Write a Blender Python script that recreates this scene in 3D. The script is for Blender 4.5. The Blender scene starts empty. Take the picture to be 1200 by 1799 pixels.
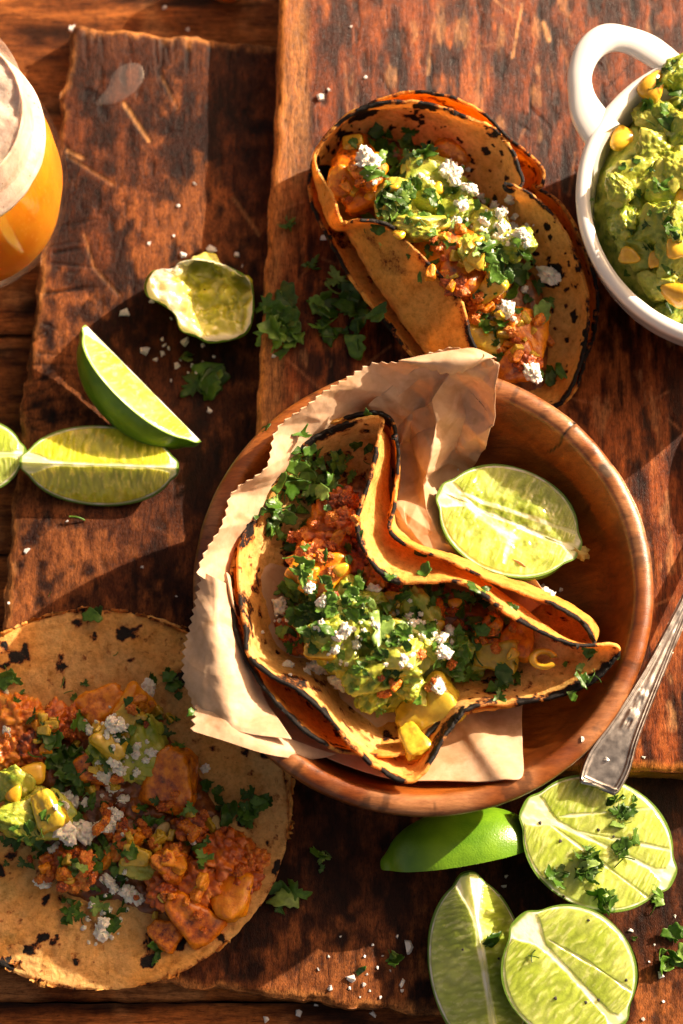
import bpy, bmesh, math, random
import numpy as np
from mathutils import Vector, Matrix, Euler
from mathutils.bvhtree import BVHTree

random.seed(7)
RNG = np.random.default_rng(7)
CM = 0.01                      # all numbers below are centimetres
SC = bpy.context.scene
COL = SC.collection

# ------------------------------------------------------------------ camera
IW, IH, FPX = 1200.0, 1799.0, 4247.0
TILT = math.radians(14.0)
TGT = np.array([0.0, 0.0, 4.5])
DIST = 94.0
CAM = TGT + DIST * np.array([0, -math.sin(TILT), math.cos(TILT)])
FWD = np.array([0, math.sin(TILT), -math.cos(TILT)])
UPV = np.array([0, math.cos(TILT), math.sin(TILT)])
RGT = np.array([1.0, 0, 0])
cd = bpy.data.cameras.new("camera")
cam = bpy.data.objects.new("camera", cd)
COL.objects.link(cam)
cam.location = CAM * CM
cam.rotation_euler = (TILT, 0, 0)
cd.sensor_width = 36.0
cd.lens = 36.0 * FPX / IH
cd.clip_start = 0.01
cd.clip_end = 100.0
cd.dof.use_dof = True
cd.dof.focus_distance = (DIST - 3.4) * CM
cd.dof.aperture_fstop = 8.0
SC.camera = cam

# ------------------------------------------------------------------ light
SUN_AZ, SUN_EL = math.radians(56.0), math.radians(25.5)   # azimuth clockwise from +Y
w = bpy.data.worlds.new("World")
SC.world = w
w.use_nodes = True
nt = w.node_tree
nt.nodes.clear()
sky = nt.nodes.new("ShaderNodeTexSky")
sky.sky_type = 'NISHITA'
sky.sun_disc = False
sky.sun_elevation = SUN_EL
sky.sun_rotation = SUN_AZ
sky.air_density = 0.6
sky.dust_density = 6.0
sky.ozone_density = 0.0
bg = nt.nodes.new("ShaderNodeBackground")
bg.inputs[1].default_value = 0.11
out = nt.nodes.new("ShaderNodeOutputWorld")
warm = nt.nodes.new("ShaderNodeMixRGB")          # white balance of the sky light
warm.blend_type = 'MULTIPLY'
warm.inputs[0].default_value = 1.0
warm.inputs[2].default_value = (1.0, 0.73, 0.48, 1)
nt.links.new(sky.outputs[0], warm.inputs[1])
nt.links.new(warm.outputs[0], bg.inputs[0])
nt.links.new(bg.outputs[0], out.inputs[0])
sd = bpy.data.lights.new("sun", 'SUN')
sd.energy = 5.0
sd.angle = math.radians(0.5)
sd.color = (1.0, 0.85, 0.65)
sun = bpy.data.objects.new("sun", sd)
COL.objects.link(sun)
sdir = Vector((math.sin(SUN_AZ) * math.cos(SUN_EL), math.cos(SUN_AZ) * math.cos(SUN_EL), math.sin(SUN_EL)))
sun.rotation_euler = sdir.to_track_quat('Z', 'Y').to_euler()
sun.location = sdir * 2.0
SC.view_settings.view_transform = 'Standard'
SC.view_settings.look = 'None'
SC.view_settings.exposure = 1.25
SC.view_settings.gamma = 1.0


def ray(px, py):
    return FWD + (px - IW / 2) / FPX * RGT - (py - IH / 2) / FPX * UPV


def P(px, py, z):
    d = ray(px, py)
    return CAM + d * ((z - CAM[2]) / d[2])


def PP(pts):
    return np.array([P(*p) for p in pts])


# ------------------------------------------------------------------ numpy noise
def _h(ix, iy, iz, seed):
    n = (ix.astype(np.int64) * 374761393 + iy.astype(np.int64) * 668265263 + iz.astype(np.int64) * 2147483647 + seed * 1274126177) & 0xFFFFFFFF
    n = ((n ^ (n >> 13)) * 1274126177) & 0xFFFFFFFF
    n = ((n ^ (n >> 16)) * 2246822519) & 0xFFFFFFFF
    n = n ^ (n >> 15)
    return (n & 0xFFFFFF) / float(0xFFFFFF)


def vn(p, seed=0):
    p = np.asarray(p, float)
    i = np.floor(p).astype(np.int64)
    f = p - i
    f = f * f * f * (f * (f * 6 - 15) + 10)
    r = 0
    for a in (0, 1):
        for b in (0, 1):
            for c in (0, 1):
                wgt = (f[:, 0] if a else 1 - f[:, 0]) * (f[:, 1] if b else 1 - f[:, 1]) * (f[:, 2] if c else 1 - f[:, 2])
                r = r + wgt * _h(i[:, 0] + a, i[:, 1] + b, i[:, 2] + c, seed)
    return r * 2 - 1


def fbm(p, octv=4, seed=0, gain=0.5):
    p = np.asarray(p, float)
    r, a, t = 0, 1.0, 0
    for o in range(octv):
        r = r + a * vn(p * (2.03 ** o) + o * 17.3, seed + o)
        t += a
        a *= gain
    return r / t * 1.6


def worley(p, seed=0):
    p = np.asarray(p, float)
    i = np.floor(p).astype(np.int64)
    best = np.full(len(p), 9.0)
    for a in (-1, 0, 1):
        for b in (-1, 0, 1):
            for c in (-1, 0, 1):
                j = i + np.array([a, b, c])
                q = np.stack([j[:, k] + _h(j[:, 0], j[:, 1], j[:, 2], seed + 11 + k) for k in range(3)], 1)
                best = np.minimum(best, ((p - q) ** 2).sum(1))
    return np.sqrt(best)


def sst(a, b, x):
    t = np.clip((x - a) / (b - a), 0, 1)
    return t * t * (3 - 2 * t)


def mixc(a, b, t):
    return np.asarray(a)[None, :] * (1 - t[:, None]) + np.asarray(b)[None, :] * t[:, None] if np.ndim(a) == 1 else a * (1 - t[:, None]) + np.asarray(b) * t[:, None]


def creases(p2, seed, n=7, amp=0.14, per=(1.2, 3.5)):
    r = np.random.default_rng(seed)
    q = p2 + 0.25 * np.stack([vn(np.c_[p2 * 0.5, np.zeros(len(p2))], seed), vn(np.c_[p2 * 0.5, np.ones(len(p2)) * 7], seed)], 1)
    o = np.zeros(len(p2))
    for k in range(n):
        a = r.uniform(0, math.pi)
        wv = r.uniform(*per)
        t = (q @ np.array([math.cos(a), math.sin(a)])) / wv + r.uniform(0, 2)
        o += amp * wv / per[1] * (np.abs(t % 2 - 1) - 0.5) * r.uniform(0.5, 1.3)
    return o


# ------------------------------------------------------------------ objects
BV = []


def link(o):
    COL.objects.link(o)
    return o


def root(name, label, cat, loc, group=None):
    o = link(bpy.data.objects.new(name, None))
    o.empty_display_size = 0.01
    o.location = Vector(loc) * CM
    o['label'] = label
    o['category'] = cat
    if group:
        o['group'] = group
    return o


def tag(o, label, cat, group=None):
    o['label'] = label
    o['category'] = cat
    if group:
        o['group'] = group
    return o


def origin_of(parent):
    l = np.zeros(3)
    while parent is not None:
        l = l + np.array(parent.location) / CM
        parent = parent.parent
    return l


def mesh(name, v, f, mat, smooth=True, col=None, attrs=None):
    me = bpy.data.meshes.new(name)
    v = np.asarray(v, float) * CM
    if isinstance(f, np.ndarray):
        k = f.shape[1]
        me.vertices.add(len(v))
        me.vertices.foreach_set('co', v.ravel())
        me.loops.add(f.size)
        me.loops.foreach_set('vertex_index', f.ravel().astype(np.int32))
        me.polygons.add(len(f))
        me.polygons.foreach_set('loop_start', np.arange(0, f.size, k, dtype=np.int32))
        me.polygons.foreach_set('loop_total', np.full(len(f), k, dtype=np.int32))
        me.update(calc_edges=True)
        me.validate()
    else:
        me.from_pydata([tuple(x) for x in v], [], [tuple(int(i) for i in x) for x in f])
    me.polygons.foreach_set('use_smooth', np.full(len(me.polygons), smooth))
    me.materials.append(mat)
    if col is not None:
        a = me.color_attributes.new('Col', 'FLOAT_COLOR', 'POINT')
        c = np.ones((len(v), 4))
        c[:, :3] = col
        a.data.foreach_set('color', c.ravel())
    for k, arr in (attrs or {}).items():
        a = me.attributes.new(k, 'FLOAT', 'POINT')
        a.data.foreach_set('value', np.asarray(arr, float).ravel())
    return me


def put(name, v, f, mat, parent=None, origin=None, smooth=True, col=None, attrs=None, bv=True, kind=None):
    """world-space cm vertices -> object; children hang under parent's base"""
    v = np.asarray(v, float)
    base = origin_of(parent) if parent is not None else (np.zeros(3) if origin is None else np.asarray(origin, float))
    o = link(bpy.data.objects.new(name, mesh(name, v - base, f, mat, smooth, col, attrs)))
    if parent is not None:
        o.parent = parent
    else:
        o.location = Vector(base) * CM
    if kind:
        o['kind'] = kind
    if bv:
        BV.append(BVHTree.FromPolygons([Vector(x) for x in v], [tuple(int(i) for i in x) for x in f]))
    return o


def inst(name, me, M, parent=None):
    """M: world matrix in cm"""
    o = link(bpy.data.objects.new(name, me))
    L = origin_of(parent) if parent is not None else np.zeros(3)
    M = M.copy()
    M.translation = (M.translation - Vector(L)) * CM
    if parent is not None:
        o.parent = parent
    o.matrix_local = M
    return o


def addbv(me, M):
    vs = [M @ (v.co / CM) for v in me.vertices]
    BV.append(BVHTree.FromPolygons(vs, [tuple(p.vertices) for p in me.polygons]))


def hit(px, py):
    d = Vector(ray(px, py)).normalized()
    o = Vector(CAM)
    best = None
    for t in BV:
        r = t.ray_cast(o, d)
        if r[0] is not None and (best is None or r[3] < best[2]):
            best = (r[0], r[1], r[3])
    if best is None:
        return Vector(P(px, py, 2.0)), Vector((0, 0, 1)), d
    n = best[1]
    if n.dot(d) > 0:
        n = -n
    return best[0], n, d


def quads(m, n, wrap=False):
    i = np.arange(m - 1)[:, None] * n
    j = np.arange(n if wrap else n - 1)[None, :]
    j2 = (j + 1) % n
    return np.stack([(i + j), (i + j2), (i + n + j2), (i + n + j)], -1).reshape(-1, 4)


def cr_closed(c, n):
    c = np.asarray(c, float)
    K = len(c)
    t = np.arange(n) / n * K
    i = np.floor(t).astype(int)
    f = (t - i)[:, None]
    p0, p1, p2, p3 = c[(i - 1) % K], c[i % K], c[(i + 1) % K], c[(i + 2) % K]
    return 0.5 * ((2 * p1) + (-p0 + p2) * f + (2 * p0 - 5 * p1 + 4 * p2 - p3) * f ** 2 + (-p0 + 3 * p1 - 3 * p2 + p3) * f ** 3)


def cr_open(c, n):
    c = np.asarray(c, float)
    K = len(c)
    t = np.linspace(0, K - 1, n)
    i = np.minimum(np.floor(t).astype(int), K - 2)
    f = (t - i).reshape((-1,) + (1,) * (c.ndim - 1))
    g = lambda k: c[np.clip(k, 0, K - 1)]
    p0, p1, p2, p3 = g(i - 1), g(i), g(i + 1), g(i + 2)
    return 0.5 * ((2 * p1) + (-p0 + p2) * f + (2 * p0 - 5 * p1 + 4 * p2 - p3) * f ** 2 + (-p0 + 3 * p1 - 3 * p2 + p3) * f ** 3)


def gnormals(G, wrap):
    du = np.gradient(G, axis=0)
    if wrap:
        dv = (np.roll(G, -1, 1) - np.roll(G, 1, 1)) / 2
    else:
        dv = np.gradient(G, axis=1)
    n = np.cross(du, dv)
    n /= np.linalg.norm(n, axis=2, keepdims=True) + 1e-9
    return n


def shell(G, thick, wrap):
    """two-sided sheet with real thickness from grid G (m,n,3); top side faces up on average"""
    m, n, _ = G.shape
    N = gnormals(G, wrap)
    if N[..., 2].mean() < 0:
        N = -N
    A = G.reshape(-1, 3)
    B = (G - N * thick).reshape(-1, 3)
    q = quads(m, n, wrap)
    k = m * n
    f = [q, q[:, ::-1] + k]
    j = np.arange(n if wrap else n - 1)
    j2 = (j + 1) % n
    r = (m - 1) * n
    f.append(np.stack([r + j, r + j + k, r + j2 + k, r + j2], 1)[:, ::-1])
    if not wrap:
        f.append(np.stack([j, j + k, j2 + k, j2], 1))
        i = np.arange(m - 1)
        f.append(np.stack([i * n, i * n + k, (i + 1) * n + k, (i + 1) * n], 1)[:, ::-1])
        e = n - 1
        f.append(np.stack([i * n + e, i * n + e + k, (i + 1) * n + e + k, (i + 1) * n + e], 1))
    return np.r_[A, B], np.concatenate(f), N


def lathe(prof, seg, c):
    prof = np.asarray(prof, float)
    a = np.arange(seg) / seg * 2 * math.pi
    G = np.stack([c[0] + prof[:, :1] * np.cos(a), c[1] + prof[:, :1] * np.sin(a), np.repeat(prof[:, 1:2], seg, 1)], -1)
    return G


def rotz(a):
    return Matrix.Rotation(a, 4, 'Z')


# ------------------------------------------------------------------ materials
class NB:
    def __init__(s, name):
        s.m = bpy.data.materials.new(name)
        s.m.use_nodes = True
        s.t = s.m.node_tree
        s.t.nodes.clear()
        s.o = s.t.nodes.new('ShaderNodeOutputMaterial')

    def n(s, typ, ins=None, **kw):
        nd = s.t.nodes.new('ShaderNode' + typ)
        for k, v in kw.items():
            setattr(nd, k, v)
        for k, v in (ins or {}).items():
            sk = nd.inputs[k]
            if isinstance(v, bpy.types.NodeSocket):
                s.t.links.new(v, sk)
            else:
                sk.default_value = v
        return nd

    def obj(s, scale=(1, 1, 1), loc=(0, 0, 0), rot=(0, 0, 0)):
        tc = s.n('TexCoord')
        return s.n('Mapping', {'Vector': tc.outputs['Object'], 'Scale': tuple(x * 100 for x in scale), 'Location': loc, 'Rotation': rot}).outputs[0]

    def noise(s, vec, scale, detail=4, rough=0.55, dist=0.0):
        return s.n('TexNoise', {'Vector': vec, 'Scale': scale, 'Detail': detail, 'Roughness': rough, 'Distortion': dist}).outputs[0]

    def ramp(s, fac, stops):
        r = s.n('ValToRGB', {'Fac': fac})
        e = r.color_ramp.elements
        while len(e) < len(stops):
            e.new(0.5)
        for i, (p, c) in enumerate(stops):
            e[i].position = p
            e[i].color = (*c, 1) if len(c) == 3 else c
        return r.outputs[0]

    def mix(s, a, b, f, mode='MIX'):
        nd = s.n('MixRGB', {'Fac': f}, blend_type=mode)
        for k, v in (('Color1', a), ('Color2', b)):
            if isinstance(v, bpy.types.NodeSocket):
                s.t.links.new(v, nd.inputs[k])
            else:
                nd.inputs[k].default_value = (*v, 1)
        return nd.outputs[0]

    def math(s, op, a, b=0.0, c=0.0, clamp=False):
        nd = s.n('Math', {0: a, 1: b, 2: c}, operation=op)
        nd.use_clamp = clamp
        return nd.outputs[0]

    def attr(s, name):
        return s.n('Attribute', attribute_name=name)

    def bump(s, h, strength, dist_cm):
        return s.n('Bump', {'Height': h, 'Strength': strength, 'Distance': dist_cm * CM}).outputs[0]

    def bsdf(s, **kw):
        ins = {k.replace('_', ' '): v for k, v in kw.items()}
        for k in list(ins):
            if k in ('Base Color', 'Specular Tint', 'Sheen Tint') and not isinstance(ins[k], bpy.types.NodeSocket) and len(ins[k]) == 3:
                ins[k] = (*ins[k], 1)
        return s.n('BsdfPrincipled', ins)

    def done(s, nd):
        s.t.links.new(nd.outputs[0] if hasattr(nd, 'outputs') else nd, s.o.inputs[0])
        return s.m


def sss(radius_cm, rgb=(1, 0.6, 0.3)):
    return {'Subsurface Weight': 0.6, 'Subsurface Radius': rgb, 'Subsurface Scale': radius_cm * CM}


def board_mat(name, grain, rough0):
    b = NB(name)
    a = b.attr('Col').outputs['Color']
    gx, gy = grain
    f1 = b.noise(b.obj((gx, gy, 1)), 5, 6, 0.68, 0.4)
    f2 = b.noise(b.obj((gx * 1.6, gy * 2.5, 1)), 11, 4, 0.6)
    f3 = b.noise(b.obj((1, 1, 1)), 3.5, 5, 0.65)
    k = b.ramp(f1, [(0.3, (0.25, 0.17, 0.14)), (0.47, (0.9, 0.85, 0.82)), (0.6, (1.2, 1.15, 1.05)), (0.75, (1.9, 1.75, 1.5))])
    c = b.mix(a, k, 1.0, 'MULTIPLY')
    k2 = b.ramp(f2, [(0.3, (0.3, 0.22, 0.2)), (0.46, (0.95, 0.95, 0.95)), (0.7, (1.4, 1.3, 1.15))])
    c = b.mix(c, k2, 0.9, 'MULTIPLY')
    k3 = b.ramp(f3, [(0.3, (0.55, 0.48, 0.45)), (0.5, (1, 1, 1)), (0.7, (1.25, 1.2, 1.1))])
    c = b.mix(c, k3, 0.8, 'MULTIPLY')
    f4 = b.noise(b.obj((gx * 2.2, gy * 2.6, 1)), 22, 2, 0.5)
    pore = b.ramp(f4, [(0.3, (0.25, 0.18, 0.15)), (0.42, (1, 1, 1)), (0.64, (1, 1, 1)), (0.76, (1.5, 1.4, 1.25))])
    c = b.mix(c, pore, 0.85, 'MULTIPLY')
    h = b.math('ADD', b.math('ADD', f1, b.math('MULTIPLY', f4, 0.8)), b.math('MULTIPLY', f2, 0.6))
    r = b.math('ADD', b.math('MULTIPLY', f3, 0.4), rough0)
    return b.done(b.bsdf(Base_Color=c, Roughness=r, Specular_IOR_Level=0.12, Normal=b.bump(h, 0.6, 0.04)))


M = {}
M['upper_board'] = board_mat('upper_board_wood', (1.3, 0.13), 0.16)
M['lower_board'] = board_mat('lower_board_wood', (1.0, 0.2), 0.2)
M['table'] = board_mat('table_wood', (0.14, 1.2), 0.25)

b = NB('bowl_wood')
a = b.attr('Col').outputs['Color']
v = b.obj((0.3, 1.6, 0.6), rot=(0, 0, 0.6))
f1 = b.noise(v, 2.2, 5, 0.6, 0.8)
f2 = b.noise(b.obj((0.5, 3, 1), rot=(0, 0, 0.6)), 12, 4, 0.6)
k = b.ramp(f1, [(0.3, (0.55, 0.45, 0.4)), (0.52, (1, 1, 1)), (0.72, (1.35, 1.4, 1.45))])
c = b.mix(a, k, 0.9, 'MULTIPLY')
c = b.mix(c, b.ramp(f2, [(0.3, (0.6, 0.55, 0.5)), (0.55, (1, 1, 1)), (0.8, (1.2, 1.2, 1.2))]), 0.7, 'MULTIPLY')
M['bowl_wood'] = b.done(b.bsdf(Base_Color=c, Roughness=b.math('ADD', b.math('MULTIPLY', f2, 0.25), 0.22), Specular_IOR_Level=0.5,
                               Normal=b.bump(f2, 0.35, 0.03)))

b = NB('tortilla')
a = b.attr('Col').outputs['Color']
ch = b.attr('char').outputs['Fac']
n1 = b.noise(b.obj(), 5, 6, 0.65)
n2 = b.noise(b.obj(), 1.3, 5, 0.6)
n3 = b.noise(b.obj(), 22, 3, 0.6)
c = b.mix(a, b.ramp(n1, [(0.3, (0.72, 0.58, 0.4)), (0.5, (1, 1, 1)), (0.7, (1.16, 1.14, 1.12))]), 0.9, 'MULTIPLY')
c = b.mix(c, b.ramp(n2, [(0.35, (0.8, 0.66, 0.45)), (0.55, (1, 1, 1))]), 0.8, 'MULTIPLY')
n4 = b.noise(b.obj(), 12, 4, 0.7)
cf = b.math('ADD', ch, b.math('ADD', b.math('MULTIPLY', b.math('SUBTRACT', n1, 0.5), 1.0), b.math('MULTIPLY', b.math('SUBTRACT', n4, 0.5), 0.7)))
toast = b.ramp(cf, [(0.2, (0, 0, 0)), (0.5, (1, 1, 1))])
c = b.mix(c, b.mix(c, (0.42, 0.16, 0.05), 1.0, 'MULTIPLY'), toast)
burn = b.ramp(cf, [(0.42, (0, 0, 0)), (0.56, (1, 1, 1))])
c = b.mix(c, (0.012, 0.009, 0.008), burn)
fleck = b.ramp(n4, [(0.28, (0.6, 0.42, 0.25)), (0.42, (1, 1, 1)), (0.68, (1.0, 1.0, 1.0)), (0.8, (1.12, 1.12, 1.15))])
c = b.mix(c, fleck, 0.8, 'MULTIPLY')
hh = b.math('ADD', b.math('MULTIPLY', n1, 1.0), b.math('ADD', b.math('MULTIPLY', n3, 0.35), b.math('MULTIPLY', n2, 2.0)))
pb = b.bsdf(Base_Color=c, Roughness=0.62, Specular_IOR_Level=0.35, Normal=b.bump(hh, 0.8, 0.08))
tr = b.n('BsdfTranslucent', {'Color': b.mix(c, (1.15, 0.92, 0.4), 1.0, 'MULTIPLY')})
M['tortilla'] = b.done(b.n('MixShader', {0: 0.4, 1: pb.outputs[0], 2: tr.outputs[0]}))

b = NB('parchment')
n1 = b.noise(b.obj(), 2.5, 5, 0.6)
n3 = b.noise(b.obj(), 30, 3, 0.7)
spk = b.ramp(n3, [(0.22, (0.62, 0.5, 0.4)), (0.36, (1, 1, 1))])
c = b.mix(b.ramp(n1, [(0.3, (0.62, 0.41, 0.25)), (0.7, (0.74, 0.53, 0.36))]), spk, 0.6, 'MULTIPLY')
gr = b.ramp(b.noise(b.obj(), 0.45, 4, 0.6, 0.5), [(0.52, (1, 1, 1)), (0.6, (0.74, 0.62, 0.46))])
c = b.mix(c, gr, 0.55, 'MULTIPLY')
pb = b.bsdf(Base_Color=c, Roughness=0.5, Specular_IOR_Level=0.3, Normal=b.bump(b.noise(b.obj(), 6, 4), 0.2, 0.05))
tr = b.n('BsdfTranslucent', {'Color': b.mix(c, (1, 0.75, 0.45), 1.0, 'MULTIPLY')})
M['paper'] = b.done(b.n('MixShader', {0: 0.25, 1: pb.outputs[0], 2: tr.outputs[0]}))

b = NB('lime_rind')
n1 = b.noise(b.obj(), 0.6, 3)
n2 = b.noise(b.obj(), 14, 2, 0.5)
c = b.ramp(n1, [(0.3, (0.05, 0.15, 0.005)), (0.7, (0.17, 0.33, 0.012))])
M['rind'] = b.done(b.bsdf(Base_Color=c, Roughness=0.3, Specular_IOR_Level=0.5, Normal=b.bump(n2, 0.35, 0.04)))

b = NB('lime_flesh')
a = b.attr('Col').outputs['Color']
fl = b.attr('flesh').outputs['Fac']
n2 = b.noise(b.obj(), 9, 3, 0.5)
pb = b.bsdf(Base_Color=a, Roughness=b.math('SUBTRACT', 0.5, b.math('MULTIPLY', fl, 0.36)), Specular_IOR_Level=0.5, Coat_Weight=b.math('MULTIPLY', fl, 0.5),
            Coat_Roughness=0.12, Normal=b.bump(n2, 0.25, 0.05), **{'Subsurface Weight': 0.6, 'Subsurface Radius': (1.0, 0.95, 0.3), 'Subsurface Scale': 0.9 * CM})
M['flesh'] = b.done(pb)

b = NB('cilantro')
oi = b.n('ObjectInfo').outputs['Random']
n1 = b.noise(b.obj(), 4, 3)
c = b.ramp(oi, [(0.0, (0.03, 0.085, 0.008)), (0.55, (0.065, 0.165, 0.014)), (0.85, (0.12, 0.26, 0.03)), (1.0, (0.24, 0.38, 0.09))])
c = b.mix(c, b.ramp(n1, [(0.3, (0.65, 0.65, 0.6)), (0.7, (1.3, 1.25, 1.2))]), 1.0, 'MULTIPLY')
pb = b.bsdf(Base_Color=c, Roughness=0.38, Specular_IOR_Level=0.45, Normal=b.bump(n1, 0.3, 0.05))
tr = b.n('BsdfTranslucent', {'Color': b.mix(c, (1.6, 1.5, 0.5), 1.0, 'MULTIPLY')})
M['cilantro'] = b.done(b.n('MixShader', {0: 0.3, 1: pb.outputs[0], 2: tr.outputs[0]}))


def food(name, stops, rough, radius, scale=2.2, bs=8, bstr=0.4, coat=0.0, rnd=0.0):
    b = NB(name)
    n1 = b.noise(b.obj(), scale, 4, 0.6)
    if rnd:
        n1 = b.math('ADD', n1, b.math('MULTIPLY', b.math('SUBTRACT', b.n('ObjectInfo').outputs['Random'], 0.5), rnd))
    c = b.ramp(n1, stops)
    n2 = b.noise(b.obj(), bs, 4, 0.6)
    return b.done(b.bsdf(Base_Color=c, Roughness=rough, Specular_IOR_Level=0.5, Coat_Weight=coat, Coat_Roughness=0.15, Normal=b.bump(n2, bstr, 0.05),
                         **{'Subsurface Weight': (0.12 if name in ('roasted_squash', 'spiced_cauliflower') else 0.4) if radius else 0.0, 'Subsurface Radius': (1.0, 0.6, 0.3), 'Subsurface Scale': max(radius, 0.01) * CM}))


M['avocado'] = food('avocado', [(0.25, (0.11, 0.2, 0.012)), (0.45, (0.34, 0.39, 0.035)), (0.75, (0.62, 0.56, 0.1))], 0.34, 0.15, 1.6, 7, 0.6, 0.25, 0.25)
M['guacamole'] = food('guacamole', [(0.28, (0.07, 0.13, 0.01)), (0.44, (0.28, 0.34, 0.03)), (0.72, (0.56, 0.52, 0.09))], 0.4, 0.12, 2.6, 7, 0.9, 0.15)
M['squash'] = food('roasted_squash', [(0.2, (0.08, 0.016, 0.003)), (0.32, (0.42, 0.085, 0.003)), (0.5, (0.76, 0.23, 0.005)), (0.8, (0.9, 0.4, 0.012))], 0.22, 0.2, 2.4, 9, 0.7, 0.35, 0.3)
M['cauliflower'] = food('spiced_cauliflower', [(0.25, (0.1, 0.012, 0.002)), (0.4, (0.42, 0.07, 0.004)), (0.58, (0.66, 0.17, 0.008)), (0.8, (0.78, 0.34, 0.04))], 0.38, 0.08, 2.5, 14, 0.7, 0.3, 0.3)
M['sauce'] = food('saucy_filling', [(0.25, (0.045, 0.012, 0.004)), (0.5, (0.2, 0.055, 0.009)), (0.75, (0.4, 0.14, 0.02))], 0.3, 0.08, 2.5, 9, 0.8, 0.4)
M['cheese'] = food('white_cheese', [(0.2, (0.92, 0.86, 0.72)), (0.6, (0.97, 0.93, 0.82))], 0.75, 0.05, 4, 14, 0.5)
M['corn'] = food('corn_kernel', [(0.2, (0.62, 0.3, 0.015)), (0.7, (0.8, 0.5, 0.035))], 0.25, 0.1, 2, 5, 0.15, 0.5, 0.3)
M['yellow'] = food('yellow_squash', [(0.25, (0.3, 0.2, 0.012)), (0.5, (0.56, 0.38, 0.025)), (0.8, (0.68, 0.5, 0.06))], 0.2, 0.15, 1.8, 5, 0.3, 0.6, 0.2)
M['pepper'] = food('black_pepper', [(0.2, (0.01, 0.008, 0.006)), (0.8, (0.03, 0.02, 0.015))], 0.6, 0, 4, 8, 0.5)
M['stem'] = food('stem_nub', [(0.2, (0.25, 0.16, 0.03)), (0.8, (0.5, 0.38, 0.1))], 0.5, 0, 4, 10, 0.6)
M['pumpkin_seed'] = food('seed', [(0.2, (0.35, 0.25, 0.09)), (0.8, (0.5, 0.38, 0.16))], 0.35, 0.05, 4, 8, 0.2)

b = NB('white_ceramic')
n = b.noise(b.obj(), 1.5, 2)
M['ceramic'] = b.done(b.bsdf(Base_Color=(0.8, 0.785, 0.76), Roughness=0.16, Specular_IOR_Level=0.5, Coat_Weight=0.5, Coat_Roughness=0.06, Normal=b.bump(n, 0.05, 0.05)))

b = NB('old_silver')
n1 = b.noise(b.obj(), 3, 5, 0.65)
n2 = b.noise(b.obj((1, 1, 1)), 25, 3, 0.6)
c = b.ramp(n1, [(0.3, (0.36, 0.33, 0.3)), (0.7, (0.62, 0.58, 0.54))])
M['silver'] = b.done(b.bsdf(Base_Color=c, Metallic=1.0, Roughness=b.math('ADD', b.math('MULTIPLY', n1, 0.3), 0.2), Normal=b.bump(n2, 0.12, 0.02)))

b = NB('clear_glass')
fr = b.n('LayerWeight', {'Blend': 0.25}).outputs['Facing']
f = b.math('ADD', b.math('MULTIPLY', b.math('POWER', fr, 3.0), 0.6), 0.015)
g = b.n('BsdfGlossy', {'Color': (1, 1, 1, 1), 'Roughness': 0.04})
t = b.n('BsdfTransparent', {'Color': (0.97, 0.96, 0.94, 1)})
M['glass'] = b.done(b.n('MixShader', {0: f, 1: t.outputs[0], 2: g.outputs[0]}))

b = NB('thick_glass_foot')
t = b.n('BsdfTransparent', {'Color': (0.95, 0.9, 0.84, 1)})
g = b.bsdf(Base_Color=(0.75, 0.6, 0.5), Roughness=0.12, Specular_IOR_Level=0.6)
M['foot_glass'] = b.done(b.n('MixShader', {0: b.math('ADD', b.math('MULTIPLY', b.n('LayerWeight', {'Blend': 0.4}).outputs['Facing'], 0.35), 0.1), 1: t.outputs[0], 2: g.outputs[0]}))

b = NB('hazy_beer')
n1 = b.noise(b.obj((1, 1, 0.5)), 0.5, 3)
c = b.ramp(n1, [(0.3, (0.58, 0.18, 0.006)), (0.7, (0.76, 0.31, 0.016))])
df = b.bsdf(Base_Color=c, Roughness=0.45, Specular_IOR_Level=0.15, **{'Subsurface Weight': 1.0, 'Subsurface Radius': (1.0, 0.42, 0.06), 'Subsurface Scale': 1.6 * CM})
tr = b.n('BsdfTransparent', {'Color': (0.75, 0.3, 0.03, 1)})
M['beer'] = b.done(b.n('MixShader', {0: 0.25, 1: df.outputs[0], 2: tr.outputs[0]}))

b = NB('beer_foam')
n1 = b.noise(b.obj((1, 1, 0.45)), 1.6, 5, 0.65, 0.5)
vo = b.n('TexVoronoi', {'Vector': b.obj((1, 1, 0.6)), 'Scale': 2.6}).outputs['Distance']
hole = b.ramp(vo, [(0.06, (0.55, 0.3, 0.2)), (0.1, (1, 1, 1))])
c = b.mix(b.ramp(n1, [(0.3, (0.5, 0.35, 0.28)), (0.65, (0.7, 0.58, 0.5))]), hole, 1.0, 'MULTIPLY')
M['foam'] = b.done(b.bsdf(Base_Color=c, Roughness=0.6, Normal=b.bump(b.noise(b.obj(), 10, 4), 0.4, 0.05), **{'Subsurface Weight': 0.5, 'Subsurface Radius': (1, .7, .5), 'Subsurface Scale': 0.3 * CM}))

b = NB('salt_crystal')
n1 = b.noise(b.obj(), 12, 3)
M['salt'] = b.done(b.bsdf(Base_Color=(0.86, 0.84, 0.82), Roughness=0.25, Specular_IOR_Level=0.5, Transmission_Weight=0.25, Normal=b.bump(n1, 0.3, 0.03),
                          **{'Subsurface Weight': 0.3, 'Subsurface Radius': (1, 1, 1), 'Subsurface Scale': 0.1 * CM}))

b = NB('water_spill')
g = b.n('BsdfGlossy', {'Color': (1, 1, 1, 1), 'Roughness': 0.05})
t = b.n('BsdfTransparent', {'Color': (0.97, 0.95, 0.93, 1)})
fr = b.n('LayerWeight', {'Blend': 0.3}).outputs['Fresnel']
wm = b.n('MixShader', {0: 0.05, 1: t.outputs[0], 2: g.outputs[0]})
dfu = b.n('BsdfDiffuse', {'Color': (0.75, 0.7, 0.66, 1)})
M['water'] = b.done(b.n('MixShader', {0: 0.05, 1: wm.outputs[0], 2: dfu.outputs[0]}))


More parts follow.
